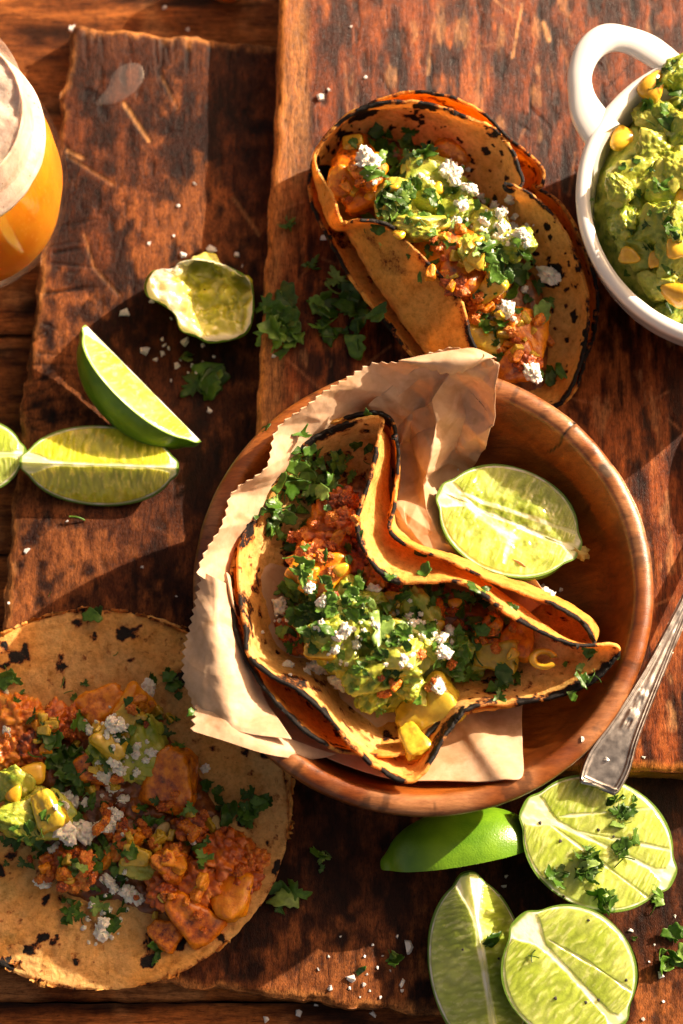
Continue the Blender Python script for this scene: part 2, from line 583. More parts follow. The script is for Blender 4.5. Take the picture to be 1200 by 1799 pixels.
# ------------------------------------------------------------------ table and boards
def bilinear(c, nu, nv):
    """corners TL,TR,BR,BL (x,y) -> grid rows top to bottom"""
    c = np.asarray(c, float)
    u = np.linspace(0, 1, nu)[None, :, None]
    v = np.linspace(0, 1, nv)[:, None, None]
    return (c[0] * (1 - u) + c[1] * u) * (1 - v) + (c[3] * (1 - u) + c[2] * u) * v


def slab(name, edges_l, edges_r, ztop, zbot, mat, paint, bevel, rag, seed, res=0.075, parent=None, origin=None):
    """board with ragged bevelled edges. edges_l / edges_r: polylines (x,y) from top to bottom"""
    L, R = np.asarray(edges_l, float), np.asarray(edges_r, float)
    ln = np.abs(np.diff(L[:, 1])).sum()
    wd = np.linalg.norm(R[0] - L[0])
    nv, nu = int(ln / res) + 2, int(wd / res) + 2

    def res_poly(p, n):
        s = np.r_[0, np.cumsum(np.linalg.norm(np.diff(p, axis=0), axis=1))]
        t = np.linspace(0, s[-1], n)
        return np.stack([np.interp(t, s, p[:, k]) for k in range(2)], 1)
    l, r = res_poly(L, nv), res_poly(R, nv)
    u = np.linspace(0, 1, nu)[None, :, None]
    G = l[:, None, :] * (1 - u) + r[:, None, :] * u
    x, y = G[..., 0].ravel(), G[..., 1].ravel()
    W = np.linalg.norm(r - l, axis=1)[:, None]
    uu = np.linspace(0, 1, nu)[None, :]
    vv = np.linspace(0, 1, nv)[:, None]
    dl, dr = (uu * W + 0 * vv).ravel(), ((1 - uu) * W + 0 * vv).ravel()
    dt, db = (vv * ln + 0 * uu).ravel(), ((1 - vv) * ln + 0 * uu).ravel()
    p3 = np.c_[x, y, np.full(len(x), seed * 3.1)]
    wob = fbm(p3 * 0.9, 4, seed) * rag
    d = np.minimum(np.minimum(dl, dr), np.minimum(dt, db)) + wob
    # rag: slide border vertices inwards
    k = np.exp(-np.minimum(dl, dr) / 0.5) * rag
    x2 = x + np.where(dl < dr, 1, -1) * k * fbm(p3 * 1.1, 3, seed + 5)
    k2 = np.exp(-np.minimum(dt, db) / 0.5) * rag
    y2 = y + np.where(dt < db, -1, 1) * k2 * fbm(p3 * 1.1, 3, seed + 6)
    col, dz = paint(x, y, d, dl, dt, db)
    bz = bevel * (1 - np.sqrt(np.clip(1 - (1 - np.clip(d / bevel, 0, 1)) ** 2, 0, 1)))
    z = ztop - bz * 0.9 + dz
    n = nu * nv
    A = np.c_[x2, y2, z]
    idx = np.arange(n).reshape(nv, nu)
    bd = np.r_[idx[0, :], idx[1:, -1], idx[-1, -2::-1], idx[-2:0:-1, 0]]
    ns = 6
    V, F, C = [A], [quads(nv, nu)[:, ::-1]], [col]
    prev = bd
    side = col[bd] * 0.9
    for s in range(1, ns):
        B = A[bd].copy()
        B[:, 2] = A[bd, 2] + (zbot - A[bd, 2]) * s / (ns - 1)
        B[:, :2] += 0.03 * fbm(np.c_[B[:, :2] * 2, B[:, 2:] * 4], 3, seed + 9)[:, None]
        cur = n + (s - 1) * len(bd) + np.arange(len(bd))
        V.append(B)
        C.append(side * (0.85 + 0.3 * fbm(np.c_[B[:, :2] * 0.6, B[:, 2:] * 6], 3, seed + 3))[:, None].clip(0.4, 1.5))
        F.append(np.stack([prev, np.roll(prev, -1), np.roll(cur, -1), cur], 1)[:, ::-1])
        prev = cur
    return put(name, np.concatenate(V), np.concatenate(F), mat, parent, origin, True, np.clip(np.concatenate(C), 0.002, 1))


def seg_dist(x, y, a, b_):
    a, b_ = np.asarray(a), np.asarray(b_)
    ab = b_ - a
    t = np.clip(((x - a[0]) * ab[0] + (y - a[1]) * ab[1]) / (ab @ ab), 0, 1)
    return np.hypot(x - a[0] - t * ab[0], y - a[1] - t * ab[1]), t


ZT, ZL, ZU = 1.4, 2.7, 4.5          # table top, lower board top, upper board top


def paint_table(seed):
    def f(x, y, d, dl, dt, db):
        g = fbm(np.c_[x * 0.25, y * 1.6, np.full(len(x), seed)], 5, seed)
        g2 = fbm(np.c_[x * 0.5, y * 0.5, np.full(len(x), seed)], 4, seed + 4)
        c = mixc((0.10, 0.03, 0.008), (0.30, 0.105, 0.026), sst(-0.6, 0.7, g))
        c = mixc(c, (0.42, 0.21, 0.085), sst(0.1, 0.8, g2) * 0.7)
        c = c * (1 - 0.75 * sst(0.42, 0.75, -g))[:, None]
        c = c * (0.3 + 0.7 * sst(0.0, 0.15, d))[:, None]
        return c, 0.03 * g
    return f


table = root('table', 'worn brown plank table under the boards', 'table', (0, 0, 0))
table['kind'] = 'structure'
ys = [26.5, 16.6, 8.2, -1.0, -9.5, -18.6, -27.5]
for i in range(6):
    slab('plank', [(-22, ys[i]), (-22, ys[i + 1] + 0.06)], [(22, ys[i]), (22, ys[i + 1] + 0.06)], ZT - 0.02 * (i % 3), -0.8, M['table'], paint_table(i + 1), 0.12, 0.05, 20 + i, 0.2, table)


def marks(px_list, z):
    return [((P(a[0], a[1], z)[:2]), (P(b_[0], b_[1], z)[:2]), wd, dep) for a, b_, wd, dep in px_list]


def paint_lower(x, y, d, dl, dt, db):
    z0 = np.zeros(len(x))
    g = fbm(np.c_[x * 0.9, y * 0.35, z0], 5, 31)
    big = fbm(np.c_[x * 0.16, y * 0.16, z0], 4, 32)
    fine = fbm(np.c_[x * 2.2, y * 1.6, z0], 4, 33)
    c = mixc((0.018, 0.0045, 0.0015), (0.085, 0.024, 0.0075), sst(-0.7, 0.7, g + 0.7 * fine))
    c = mixc(c, (0.22, 0.075, 0.022), sst(0.1, 0.9, big + 0.6 * fine) * 0.8)
    pits = 0.8 * sst(0.55, 0.9, fbm(np.c_[x * 3.2, y * 1.2, z0], 3, 34))
    c = c * (1 - 0.7 * pits)[:, None]
    # darker top end and knife cuts
    top = sst(2.3, 0.3, dt + 0.9 * fbm(np.c_[x * 0.8, y * 0.4, z0], 4, 35))
    c = mixc(c, (0.05, 0.016, 0.008), top * 0.75)
    dz = -0.02 * pits + 0.03 * big
    r = random.Random(5)
    cuts = []
    for k in range(26):      # cuts running in from the left edge
        py = r.uniform(390, 760)
        px = 70 - (py - 450) * 0.12 + r.uniform(-6, 30)
        cuts.append(((px, py), (px + r.uniform(18, 95), py + r.uniform(-22, 10)), r.uniform(0.035, 0.1), 0.8))
    for k in range(34):      # end-grain checks along the lower edge
        px = r.uniform(330, 1100)
        py = 1722 + (px - 330) * 0.12
        cuts.append(((px, py), (px + r.uniform(-2, 14), py - r.uniform(25, 190)), r.uniform(0.02, 0.055), 0.85))
    for k in range(14):
        px = r.uniform(140, 450)
        cuts.append(((px, 58 + (px - 140) * 0.09), (px + r.uniform(-5, 12), 58 + (px - 140) * 0.09 + r.uniform(20, 75)), r.uniform(0.04, 0.1), 0.85))
    for k in range(20):
        px, py, a_ = r.uniform(60, 430), r.uniform(120, 1050), r.uniform(0, 3.1)
        l_ = r.uniform(30, 130)
        cuts.append(((px, py), (px + l_ * math.cos(a_), py + l_ * math.sin(a_)), 0.03, 0.6))
    for A, B, wd, dep in marks(cuts, ZL):
        ds, t = seg_dist(x, y, A, B)
        ds = ds + 0.03 * fine
        m = sst(wd, wd * 0.4, ds) * (1 - 0.5 * t)
        c = c * (1 - 0.7 * dep * m)[:, None]
        dz = dz - 0.025 * m
    for A, B, wd, dep in marks([((217, 181), (262, 248), 0.11, 0.9), ((283, 134), (312, 190), 0.08, 0.35), ((410, 348), (455, 412), 0.11, 0.5), ((118, 265), (145, 278), 0.14, 0.6),
                                ((148, 412), (165, 470), 0.08, 0.35), ((120, 275), (200, 325), 0.09, 0.3), ((165, 470), (210, 520), 0.08, 0.25)], ZL):
        ds, t = seg_dist(x, y, A, B)
        m = sst(wd, wd * 0.2, ds + 0.02 * fine) * (0.75 + 0.25 * big)
        c = mixc(c, (0.52, 0.28, 0.11), m * dep)
        dz = dz - 0.03 * m
    e = sst(0.45, 0.05, d + 0.18 * fine) * (1 - 0.75 * sst(0.1, -0.5, g))
    c = mixc(c, (0.45, 0.2, 0.065), e * 0.8)
    return c, dz


pl = lambda L, z: [tuple(P(px, py, z)[:2]) for px, py in L]
lower = slab('cutting_board', pl([(126, 44), (108, 180), (66, 480), (34, 740), (2, 1100), (-42, 1688)], ZL), pl([(1290, 160), (1290, 480), (1290, 740), (1290, 1100), (1290, 1846)], ZL)[:1] + pl([(1262, 1846)], ZL),
             ZL, ZT + 0.03, M['lower_board'], paint_lower, 0.3, 0.13, 41)
tag(lower, 'dark scarred wooden board lying lowest on the table with nicked left edge', 'cutting board')


def paint_upper(x, y, d, dl, dt, db):
    z0 = np.zeros(len(x))
    g = fbm(np.c_[x * 1.3, y * 0.22, z0], 5, 51)
    big = fbm(np.c_[x * 0.2, y * 0.12, z0], 4, 52)
    fine = fbm(np.c_[x * 3.2, y * 1.0, z0], 4, 53)
    c = mixc((0.032, 0.0065, 0.0015), (0.18, 0.043, 0.010), sst(-0.7, 0.7, g + 0.8 * fine))
    c = mixc(c, (0.38, 0.12, 0.03), sst(0.2, 0.9, big + 0.6 * fine) * 0.6)
    pits = sst(0.42, 0.8, fbm(np.c_[x * 3.0, y * 0.8, z0], 4, 54))
    c = c * (1 - 0.72 * pits)[:, None]
    pale = sst(0.48, 0.8, fbm(np.c_[x * 2.0, y * 0.5, z0 + 4], 4, 55))
    c = mixc(c, (0.56, 0.3, 0.13), pale * 0.35)
    st = sst(1.6, 0.3, dl + 0.7 * g)                      # paler strip along the left edge
    c = mixc(c, (0.50, 0.23, 0.075), st * 0.6)
    dz = -0.015 * pits + 0.02 * big
    r = random.Random(9)
    cuts = []
    for k in range(26):
        px, py, a_ = r.uniform(500, 1200), r.uniform(-20, 1340), r.gauss(1.57, 0.5)
        l_ = r.uniform(30, 150)
        cuts.append(((px, py), (px + l_ * math.cos(a_), py + l_ * math.sin(a_)), r.uniform(0.02, 0.045), 0.6))
    for A, B, wd, dep in marks(cuts, ZU):
        ds, t = seg_dist(x, y, A, B)
        m = sst(wd, wd * 0.4, ds + 0.02 * fine)
        c = c * (1 - dep * m)[:, None]
        dz = dz - 0.02 * m
    for A, B, wd, dep in marks([((918, 5), (900, 100), 0.07, 0.7), ((760, 40), (752, 130), 0.06, 0.4), ((955, 40), (965, 70), 0.12, 0.6), ((870, 0), (905, 30), 0.1, 0.5)], ZU):
        ds, t = seg_dist(x, y, A, B)
        c = mixc(c, (0.6, 0.33, 0.14), sst(wd, wd * 0.3, ds + 0.05 * fine) * dep)
    for k in range(60):
        px, py, a_ = r.uniform(490, 1200), r.uniform(-20, 1340), r.gauss(1.4, 0.7)
        l_ = r.uniform(25, 120)
        A, B = P(px, py, ZU)[:2], P(px + l_ * math.cos(a_), py + l_ * math.sin(a_), ZU)[:2]
        ds, t = seg_dist(x, y, A, B)
        m = sst(0.085, 0.02, ds)
        c = mixc(c, (0.4, 0.17, 0.07), m * r.uniform(0.15, 0.5))
    e = sst(0.5, 0.1, d + 0.1 * fine)
    c = mixc(c, (0.50, 0.2, 0.05), e * 0.75)
    return c, dz


upper = slab('cutting_board', pl([(494, -150), (480, 240), (447, 780), (470, 1120), (512, 1336)], ZU), pl([(1330, -150), (1330, 1362)], ZU), ZU, ZL + 0.03, M['upper_board'], paint_upper, 0.34, 0.06, 61)
tag(upper, 'thick reddish cutting board with orange worn edge under the bowl and folded taco', 'cutting board')

# ------------------------------------------------------------------ wooden bowl
BC = P(744, 1028, 8.5)[:2]
prof = [(0.0, 5.25), (2, 5.25), (4.2, 5.32), (5.4, 5.6), (6.3, 6.1), (7.0, 6.85), (7.4, 7.6), (7.65, 8.2), (7.78, 8.5), (7.95, 8.62), (8.2, 8.63), (8.42, 8.52), (8.52, 8.3),
        (8.45, 7.8), (8.2, 7.0), (7.6, 6.0), (6.6, 5.1), (5.4, 4.62), (5.0, 4.53), (4.6, 4.6), (0.0, 4.6)]
prof = cr_open(np.array(prof), 150)
prof[:, 0] = np.maximum(prof[:, 0], 0.001)
G = lathe(prof, 600, BC)
V = G.reshape(-1, 3)
ang = np.arctan2(V[:, 1] - BC[1], V[:, 0] - BC[0])
rr = np.hypot(V[:, 0] - BC[0], V[:, 1] - BC[1])
idx = np.repeat(np.arange(150), 600)
inside = idx < 62
c = mixc((0.15, 0.034, 0.004), (0.28, 0.078, 0.01), sst(-0.6, 0.6, fbm(np.c_[V * 0.35], 4, 71)))
rim = sst(7.6, 7.9, rr) * sst(8.3, 8.5, V[:, 2])
c = mixc(c, (0.34, 0.15, 0.06), rim * sst(-0.5, 0.5, fbm(np.c_[V * 0.5], 3, 73)) * 0.9)
rimmark = rim * sst(0.3, 0.6, fbm(np.c_[ang * 24, V[:, 2] * 0.7, rr * 1.2], 3, 72))
c = c * (1 - 0.5 * rimmark)[:, None]
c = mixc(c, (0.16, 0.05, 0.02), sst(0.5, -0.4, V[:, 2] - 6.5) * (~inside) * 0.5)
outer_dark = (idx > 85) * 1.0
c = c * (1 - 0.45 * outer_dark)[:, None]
ca = math.atan2(*(P(1000, 758, 8.5)[:2] - BC)[::-1])      # the split in the rim
off = np.abs(ang - ca - 0.012 * np.sin(V[:, 2] * 3) - 0.02 * (8.6 - V[:, 2])) * rr
ck = sst(0.07, 0.02, off) * sst(7.0, 7.5, V[:, 2] + 0) * (idx < 85)
c = c * (1 - 0.93 * ck)[:, None]
sp_, _ = seg_dist(V[:, 0], V[:, 1], P(1060, 820, 8.6)[:2], P(1066, 832, 8.6)[:2])
c = mixc(c, (0.05, 0.045, 0.035), sst(0.22, 0.1, sp_ + 0.1 * fbm(V * 3, 3, 4)) * (V[:, 2] > 8.3) * 0.8)
V = V + 0.02 * fbm(V * 0.8, 3, 75)[:, None]
V[:, 2] -= 0.08 * ck
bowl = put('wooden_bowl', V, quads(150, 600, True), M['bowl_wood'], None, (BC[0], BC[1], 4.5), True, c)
tag(bowl, 'round orange brown wooden bowl with a cracked rim holding the taco', 'bowl')


# ------------------------------------------------------------------ parchment paper
def sheet(ctrl, mu, nv, thick=0.02, amp=0.1, seed=1, zig=None, zigper=0.42, zigdep=0.2, per=(1.0, 3.0), lin=0.0):
    """ctrl rows x cols (px,py,z); last row may be cut with pinking shears (zig = (c0,c1) span fraction)"""
    C = np.array([[P(*p) for p in row] for row in ctrl])
    H = cr_open(C, mu)
    G = np.swapaxes(cr_open(np.swapaxes(H, 0, 1), nv), 0, 1)
    if lin:
        def li(c, n):
            t = np.linspace(0, len(c) - 1, n)
            i = np.minimum(t.astype(int), len(c) - 2)
            f = (t - i).reshape((-1,) + (1,) * (c.ndim - 1))
            return c[i] * (1 - f) + c[i + 1] * f
        # planar facets: each control cell is split along a diagonal
        tu_, tv_ = np.linspace(0, C.shape[0] - 1, mu), np.linspace(0, C.shape[1] - 1, nv)
        iu, iv = np.minimum(tu_.astype(int), C.shape[0] - 2), np.minimum(tv_.astype(int), C.shape[1] - 2)
        fu, fv = (tu_ - iu)[:, None, None], (tv_ - iv)[None, :, None]
        a00, a10 = C[iu][:, iv], C[iu + 1][:, iv]
        a01, a11 = C[iu][:, iv + 1], C[iu + 1][:, iv + 1]
        par = ((iu[:, None] + iv[None, :]) % 2)[..., None]
        d1 = np.where(fu + fv < 1, a00 + fu * (a10 - a00) + fv * (a01 - a00), a11 + (1 - fu) * (a01 - a11) + (1 - fv) * (a10 - a11))
        d2 = np.where(fu > fv, a00 + fu * (a10 - a00) + fv * (a11 - a10), a00 + fv * (a01 - a00) + fu * (a11 - a01))
        G = G * (1 - lin) + np.where(par, d1, d2) * lin
    flat = G.reshape(-1, 3)
    N = gnormals(G, False).reshape(-1, 3)
    if N[:, 2].mean() < 0:
        N = -N
    d = creases(flat[:, :2] + flat[:, 2:] * 0.6, seed, 8, amp, per) + 0.03 * fbm(flat * 1.2, 3, seed)
    G = (flat + N * d[:, None]).reshape(G.shape)
    if zig is not None:
        e = G[-1]
        s = np.r_[0, np.cumsum(np.linalg.norm(np.diff(e, axis=0), axis=1))]
        t = (s / zigper) % 1.0
        tri = np.abs(t * 2 - 1) if zig == 1 else np.where(t < 0.7, t / 0.7, (1 - t) / 0.3)
        dirv = G[-1] - G[-4]
        dirv /= np.linalg.norm(dirv, axis=1, keepdims=True) + 1e-9
        for k, wgt in ((1, 1.0), (2, 0.6), (3, 0.25)):
            G[-k] = G[-k] + dirv * ((tri * zigdep - zigdep * 0.3) * wgt)[:, None]
    return shell(G, thick, False)[:2]


paper = root('parchment_sheet', 'crumpled tan parchment paper with zigzag edges lining the wooden bowl', 'parchment paper', (BC[0], BC[1], 5.3))
outer_ = [(874, 636, 10.2), (835, 611, 10.4), (760, 621, 10.2), (690, 637, 9.9), (620, 660, 9.7), (560, 695, 9.9), (507, 737, 9.9), (482, 775, 9.8), (462, 818, 9.8), (420, 858, 9.7), (396, 905, 9.6), (376, 960, 9.5), (356, 1012, 9.4)]
inner_ = [(815, 655, 9.7), (757, 655, 9.3), (720, 678, 8.8), (690, 702, 8.3), (664, 735, 7.6), (610, 775, 7.0), (570, 805, 6.7), (530, 850, 6.5), (500, 890, 6.3), (475, 940, 6.2), (460, 990, 6.2), (450, 1030, 6.2), (450, 1080, 6.2)]
mid_ = [(0.45 * o[0] + 0.55 * i[0] - 4, 0.45 * o[1] + 0.55 * i[1] - 4, 0.6 * o[2] + 0.4 * i[2] - 0.25) for o, i in zip(outer_, inner_)]
v, f = sheet([inner_, mid_, outer_], 40, 900, amp=0.22, per=(0.6, 2.2), seed=3, zig=2, zigper=0.36, zigdep=0.16)
put('folded_edge', v, f, M['paper'], paper)
v, f = sheet([[(700, 634, 10.1), (760, 622, 10.35), (830, 613, 10.55), (872, 630, 10.4)], [(702, 634, 10.25), (752, 636, 10.6), (815, 632, 10.8), (870, 628, 10.5)],
              [(704, 633, 10.25), (748, 646, 10.35), (800, 655, 10.45), (862, 626, 10.5)]], 12, 220, amp=0.04, seed=5, zig=1, zigper=0.4, zigdep=0.16)
put('turned_flap', v, f, M['paper'], paper)
rowsB = [
    [(646, 708, 8.3), (742, 640, 9.5), (798, 643, 9.6), (850, 626, 10.3), (877, 640, 10.2)],
    [(686, 765, 6.7), (725, 722, 7.9), (758, 703, 9.1), (818, 688, 8.6), (874, 690, 9.4)],
    [(694, 810, 6.6), (722, 775, 6.6), (766, 742, 8.7), (815, 738, 7.7), (862, 750, 8.7)],
    [(694, 860, 6.6), (720, 815, 6.7), (757, 800, 8.3), (800, 790, 6.9), (852, 790, 7.3)],
    [(692, 905, 6.6), (714, 875, 6.9), (745, 852, 7.4), (778, 832, 6.1), (828, 825, 5.9)],
    [(694, 948, 6.7), (720, 925, 6.9), (750, 895, 7.2), (774, 882, 6.4), (795, 872, 5.5)],
    [(718, 985, 6.8), (748, 975, 7.0), (778, 955, 7.2), (793, 945, 6.8), (806, 950, 6.6)],
    [(790, 1030, 5.8), (820, 1015, 6.2), (855, 992, 6.8), (893, 984, 7.3), (921, 986, 7.6)],
    [(890, 1100, 6.2), (910, 1090, 6.4), (930, 1078, 6.8), (950, 1062, 7.0), (976, 1064, 7.0)]]
v, f = sheet(rowsB, 260, 170, amp=0.3, seed=8, per=(0.6, 1.9), lin=0.8)
put('crumpled_side', v, f, M['paper'], paper)
# liner lying in the bowl
cen = (690, 1080, 5.5)
rimC = [(690, 765, 6.6), (600, 780, 6.7), (510, 850, 6.8), (450, 930, 7.0), (415, 1020, 7.5), (408, 1110, 7.7), (432, 1190, 7.6), (470, 1250, 7.7), (512, 1296, 7.8), (560, 1324, 7.8), (610, 1346, 7.7), (690, 1369, 7.6),
        (780, 1372, 7.8), (847, 1374, 8.2), (884, 1370, 8.65), (917, 1364, 8.6), (918, 1310, 7.4), (918, 1240, 6.5), (930, 1150, 6.0), (900, 1050, 5.8), (790, 960, 5.6), (720, 870, 5.7)]
ring = PP(rimC)
c0 = P(*cen)
rings = []
for t, dz in ((0.02, 0), (0.4, -0.1), (0.7, -0.35), (0.86, -0.2), (1.0, 0)):
    r_ = c0 + (ring - c0) * t
    r_[:, 2] = c0[2] + (ring[:, 2] - c0[2]) * t + dz * np.clip(ring[:, 2] - 5.8, 0, 1.5)
    r_[:, 2] = np.maximum(r_[:, 2], 5.42)
    rings.append(cr_closed(r_, 420))
G = cr_open(np.array(rings), 60)
fl = G.reshape(-1, 3)
G = (fl + np.c_[np.zeros((len(fl), 2)), creases(fl[:, :2], 15, 7, 0.07, (1.0, 3.0))]).reshape(G.shape)
v, f, _ = shell(G, 0.02, True)
put('liner', v, f, M['paper'], paper)
# fan at the left and the lower flap
fan_o = [(356, 1004, 8.9), (346, 1055, 8.7), (330, 1105, 8.5), (324, 1150, 8.4), (324, 1188, 8.3), (340, 1236, 8.1), (346, 1262, 8.0)]
fan_m = [(386, 1020, 9.0), (384, 1075, 9.05), (380, 1130, 9.2), (382, 1175, 9.1), (390, 1212, 9.1), (404, 1255, 9.15), (416, 1284, 9.1)]
fan_i = [(412, 1035, 8.0), (425, 1095, 7.9), (440, 1150, 8.2), (455, 1190, 8.4), (470, 1230, 8.6), (492, 1268, 8.8), (512, 1300, 8.8)]
v, f = sheet([fan_i, fan_m, fan_o], 60, 420, amp=0.14, per=(0.6, 2.2), seed=21, zig=2, zigper=0.32, zigdep=0.2)
put('fanned_edge', v, f, M['paper'], paper)
v, f = sheet([[(395, 1010, 8.6), (408, 1070, 8.3), (428, 1140, 7.6), (450, 1200, 7.0)], [(398, 1005, 8.9), (412, 1068, 8.5), (432, 1138, 7.8), (452, 1198, 7.1)], [(404, 1018, 8.0), (418, 1075, 7.7), (438, 1140, 7.3), (456, 1200, 6.9)]], 14, 140, amp=0.03, seed=22)
put('fold', v, f, M['paper'], paper)
v, f = sheet([[(590, 1325, 7.9), (570, 1332, 8.0), (550, 1336, 8.1)], [(490, 1292, 8.6), (480, 1312, 8.85), (474, 1326, 8.9)], [(405, 1258, 8.9), (400, 1283, 9.0), (398, 1303, 9.05)], [(345, 1236, 8.3), (342, 1262, 8.7), (340, 1285, 8.9)]], 50, 120, amp=0.07, seed=24, zig=2, zigper=0.33, zigdep=0.2)
put('lower_flap', v, f, M['paper'], paper)


# ------------------------------------------------------------------ tortillas
def tortilla(rings_px, parent, seed, rimchar=0.8, spots=0.5, base=(0.56, 0.36, 0.155), thick=0.13, n=520, m=70, wob=0.05, bumps=0.05, specks=0.9, charw=0.26):
    R = [cr_closed(PP(r), n) for r in rings_px]
    G = cr_open(np.array(R), m)
    # resample so rim rows are dense
    flat = G.reshape(-1, 3)
    N = gnormals(G, True).reshape(-1, 3)
    if N[:, 2].mean() < 0:
        N = -N
    q = flat * 1.0
    d = bumps * fbm(q * 0.9, 4, seed) + 0.03 * fbm(q * 3.0, 3, seed + 1)
    rr = np.repeat(np.linspace(0, 1, m), n)
    rag = 0.06 * fbm(np.c_[flat[:, :2] * 2.0, flat[:, 2:] * 2.0], 4, seed + 2) * sst(0.9, 1.0, rr)
    G = (flat + N * (d + 0)[:, None]).reshape(G.shape)
    dirv = G[-1] - G[-3]
    dirv /= np.linalg.norm(dirv, axis=1, keepdims=True) + 1e-9
    G[-1] += dirv * rag.reshape(m, n)[-1][:, None]
    V, F, _ = shell(G, thick, True)
    # arc distance from the rim
    seg = np.linalg.norm(np.diff(G, axis=0), axis=2)
    dist = np.r_[np.cumsum(seg[::-1], axis=0)[::-1], np.zeros((1, n))].ravel()
    along = fbm(flat * 0.7, 5, seed + 3, 0.65)
    wid = charw + charw * 1.1 * fbm(flat * 1.3, 4, seed + 8, 0.65)
    ch = np.clip(rimchar * sst(1.1, 0.0, dist / np.clip(wid, 0.08, 1)) * (0.12 + 0.95 * sst(-0.55, 0.5, along)), 0, 1)
    sp = fbm(flat * 1.1, 4, seed + 4)
    ch = np.maximum(ch, spots * sst(0.26, 0.62, sp))
    sp2 = fbm(flat * 3.2, 2, seed + 5)
    ch = np.maximum(ch, spots * specks * sst(0.62, 0.95, sp2))
    col = mixc(base, np.asarray(base) * np.array([1.08, 0.96, 0.72]), sst(-0.3, 0.5, fbm(flat * 0.45, 3, seed + 6)))
    col = np.r_[col, col * np.array([1.02, 0.93, 0.74])]
    ch = np.r_[ch, np.clip(rimchar * sst(0.5, 0.0, dist) * sst(-0.5, 0.3, along), 0, 1) * 0.9 + 0.4 * spots * sst(0.35, 0.7, sp)]
    return put('tortilla', V, F, M['tortilla'], parent, None, True, col, {'char': ch})


def rings_from(rim, mid, floor, center, n_c=None):
    c = np.array(center, float)
    inner = [tuple(c + (np.array(f_) - c) * 0.03) for f_ in floor]
    return [inner, floor, mid, rim]


# taco in the bowl
tb = root('taco', 'open charred taco in the wooden bowl topped with guacamole and cilantro', 'taco', P(690, 1080, 5.5))
oc = (680, 1050, 5.6)
orim = [(672, 728, 8.7), (610, 733, 8.5), (556, 757, 8.3), (508, 800, 8.1), (455, 870, 7.9), (420, 940, 7.7), (407, 1020, 8.2), (412, 1085, 8.6), (430, 1145, 8.9), (458, 1195, 9.0), (502, 1248, 9.0), (560, 1298, 8.9), (622, 1322, 8.7), (710, 1320, 8.3),
        (800, 1255, 7.6), (900, 1238, 7.3), (990, 1200, 7.6), (1040, 1150, 8.2), (1034, 1118, 8.6), (1013, 1091, 8.8), (975, 1068, 9.0), (923, 1046, 9.2), (853, 1020, 9.4), (788, 990, 9.5), (722, 965, 9.4), (682, 935, 9.2), (690, 880, 8.9), (698, 812, 8.6), (692, 760, 8.6)]
omid = []
for i, (x, y, z) in enumerate(orim):
    if 18 <= i <= 26:
        ox, oy = {18: (-5, -10), 19: (0, -10), 20: (2, -10), 21: (4, -12), 22: (4, -10), 23: (4, -8), 24: (3, -6), 25: (0, -6), 26: (0, -3)}[i]
        omid.append((x + ox, y + oy, 6.9))
    else:
        omid.append((x + (oc[0] - x) * 0.16, y + (oc[1] - y) * 0.16, 6.0 + (z - 6.4) * 0.25))
ofl = [(x + (oc[0] - x) * 0.55, y + (oc[1] - y) * 0.55, 5.65) for x, y, z in omid]
tortilla(rings_from(orim, omid, ofl, oc), tb, 101, 1.15, 0.6, (0.78, 0.49, 0.13), charw=0.4)
irim = [(668, 734, 8.9), (610, 743, 8.7), (545, 775, 8.5), (480, 842, 8.3), (441, 908, 8.1), (421, 985, 8.4), (430, 1080, 8.8), (447, 1163, 9.2), (545, 1226, 9.2), (630, 1318, 9.1), (722, 1372, 8.9), (790, 1280, 8.7), (826, 1240, 8.5), (900, 1233, 8.0),
        (985, 1222, 8.1), (1050, 1190, 8.4), (1087, 1139, 8.8), (1004, 1135, 9.3), (943, 1110, 9.6), (883, 1075, 9.7), (805, 1027, 9.7), (696, 1027, 9.5), (653, 993, 9.4), (627, 945, 9.4), (626, 900, 9.4), (645, 842, 9.3), (662, 775, 9.1)]
imid = [(650, 800, 6.9), (612, 808, 6.9), (560, 840, 6.8), (518, 890, 6.8), (488, 950, 6.7), (470, 1010, 6.6), (478, 1080, 6.5), (500, 1140, 6.4), (565, 1180, 6.4), (620, 1240, 6.3), (705, 1290, 6.3), (748, 1250, 6.5), (790, 1210, 6.8), (860, 1195, 6.9),
        (930, 1180, 7.2), (990, 1165, 7.6), (1012, 1150, 7.8), (970, 1122, 7.7), (930, 1090, 7.5), (880, 1050, 7.4), (815, 1005, 7.4), (735, 965, 7.3), (695, 930, 7.3), (680, 890, 7.3), (676, 850, 7.3), (680, 805, 7.3), (676, 775, 7.4)]
ifl = [(650, 930, 5.9), (620, 930, 5.9), (600, 950, 5.9), (580, 970, 5.9), (570, 1000, 5.9), (560, 1040, 5.8), (570, 1080, 5.8), (590, 1110, 5.8), (620, 1140, 5.8), (650, 1160, 5.8), (680, 1180, 5.8), (710, 1180, 5.8), (740, 1170, 5.8), (770, 1160, 5.8),
       (800, 1150, 5.8), (820, 1140, 5.9), (830, 1130, 5.9), (820, 1110, 5.9), (800, 1090, 5.9), (780, 1070, 5.9), (750, 1050, 5.9), (720, 1020, 5.9), (700, 990, 5.9), (690, 960, 5.9), (680, 945, 5.9), (670, 935, 5.9), (660, 930, 5.9)]
tortilla(rings_from(irim, imid, ifl, (680, 1050, 5.85)), tb, 111, 1.2, 0.55, (0.82, 0.57, 0.2), charw=0.5)

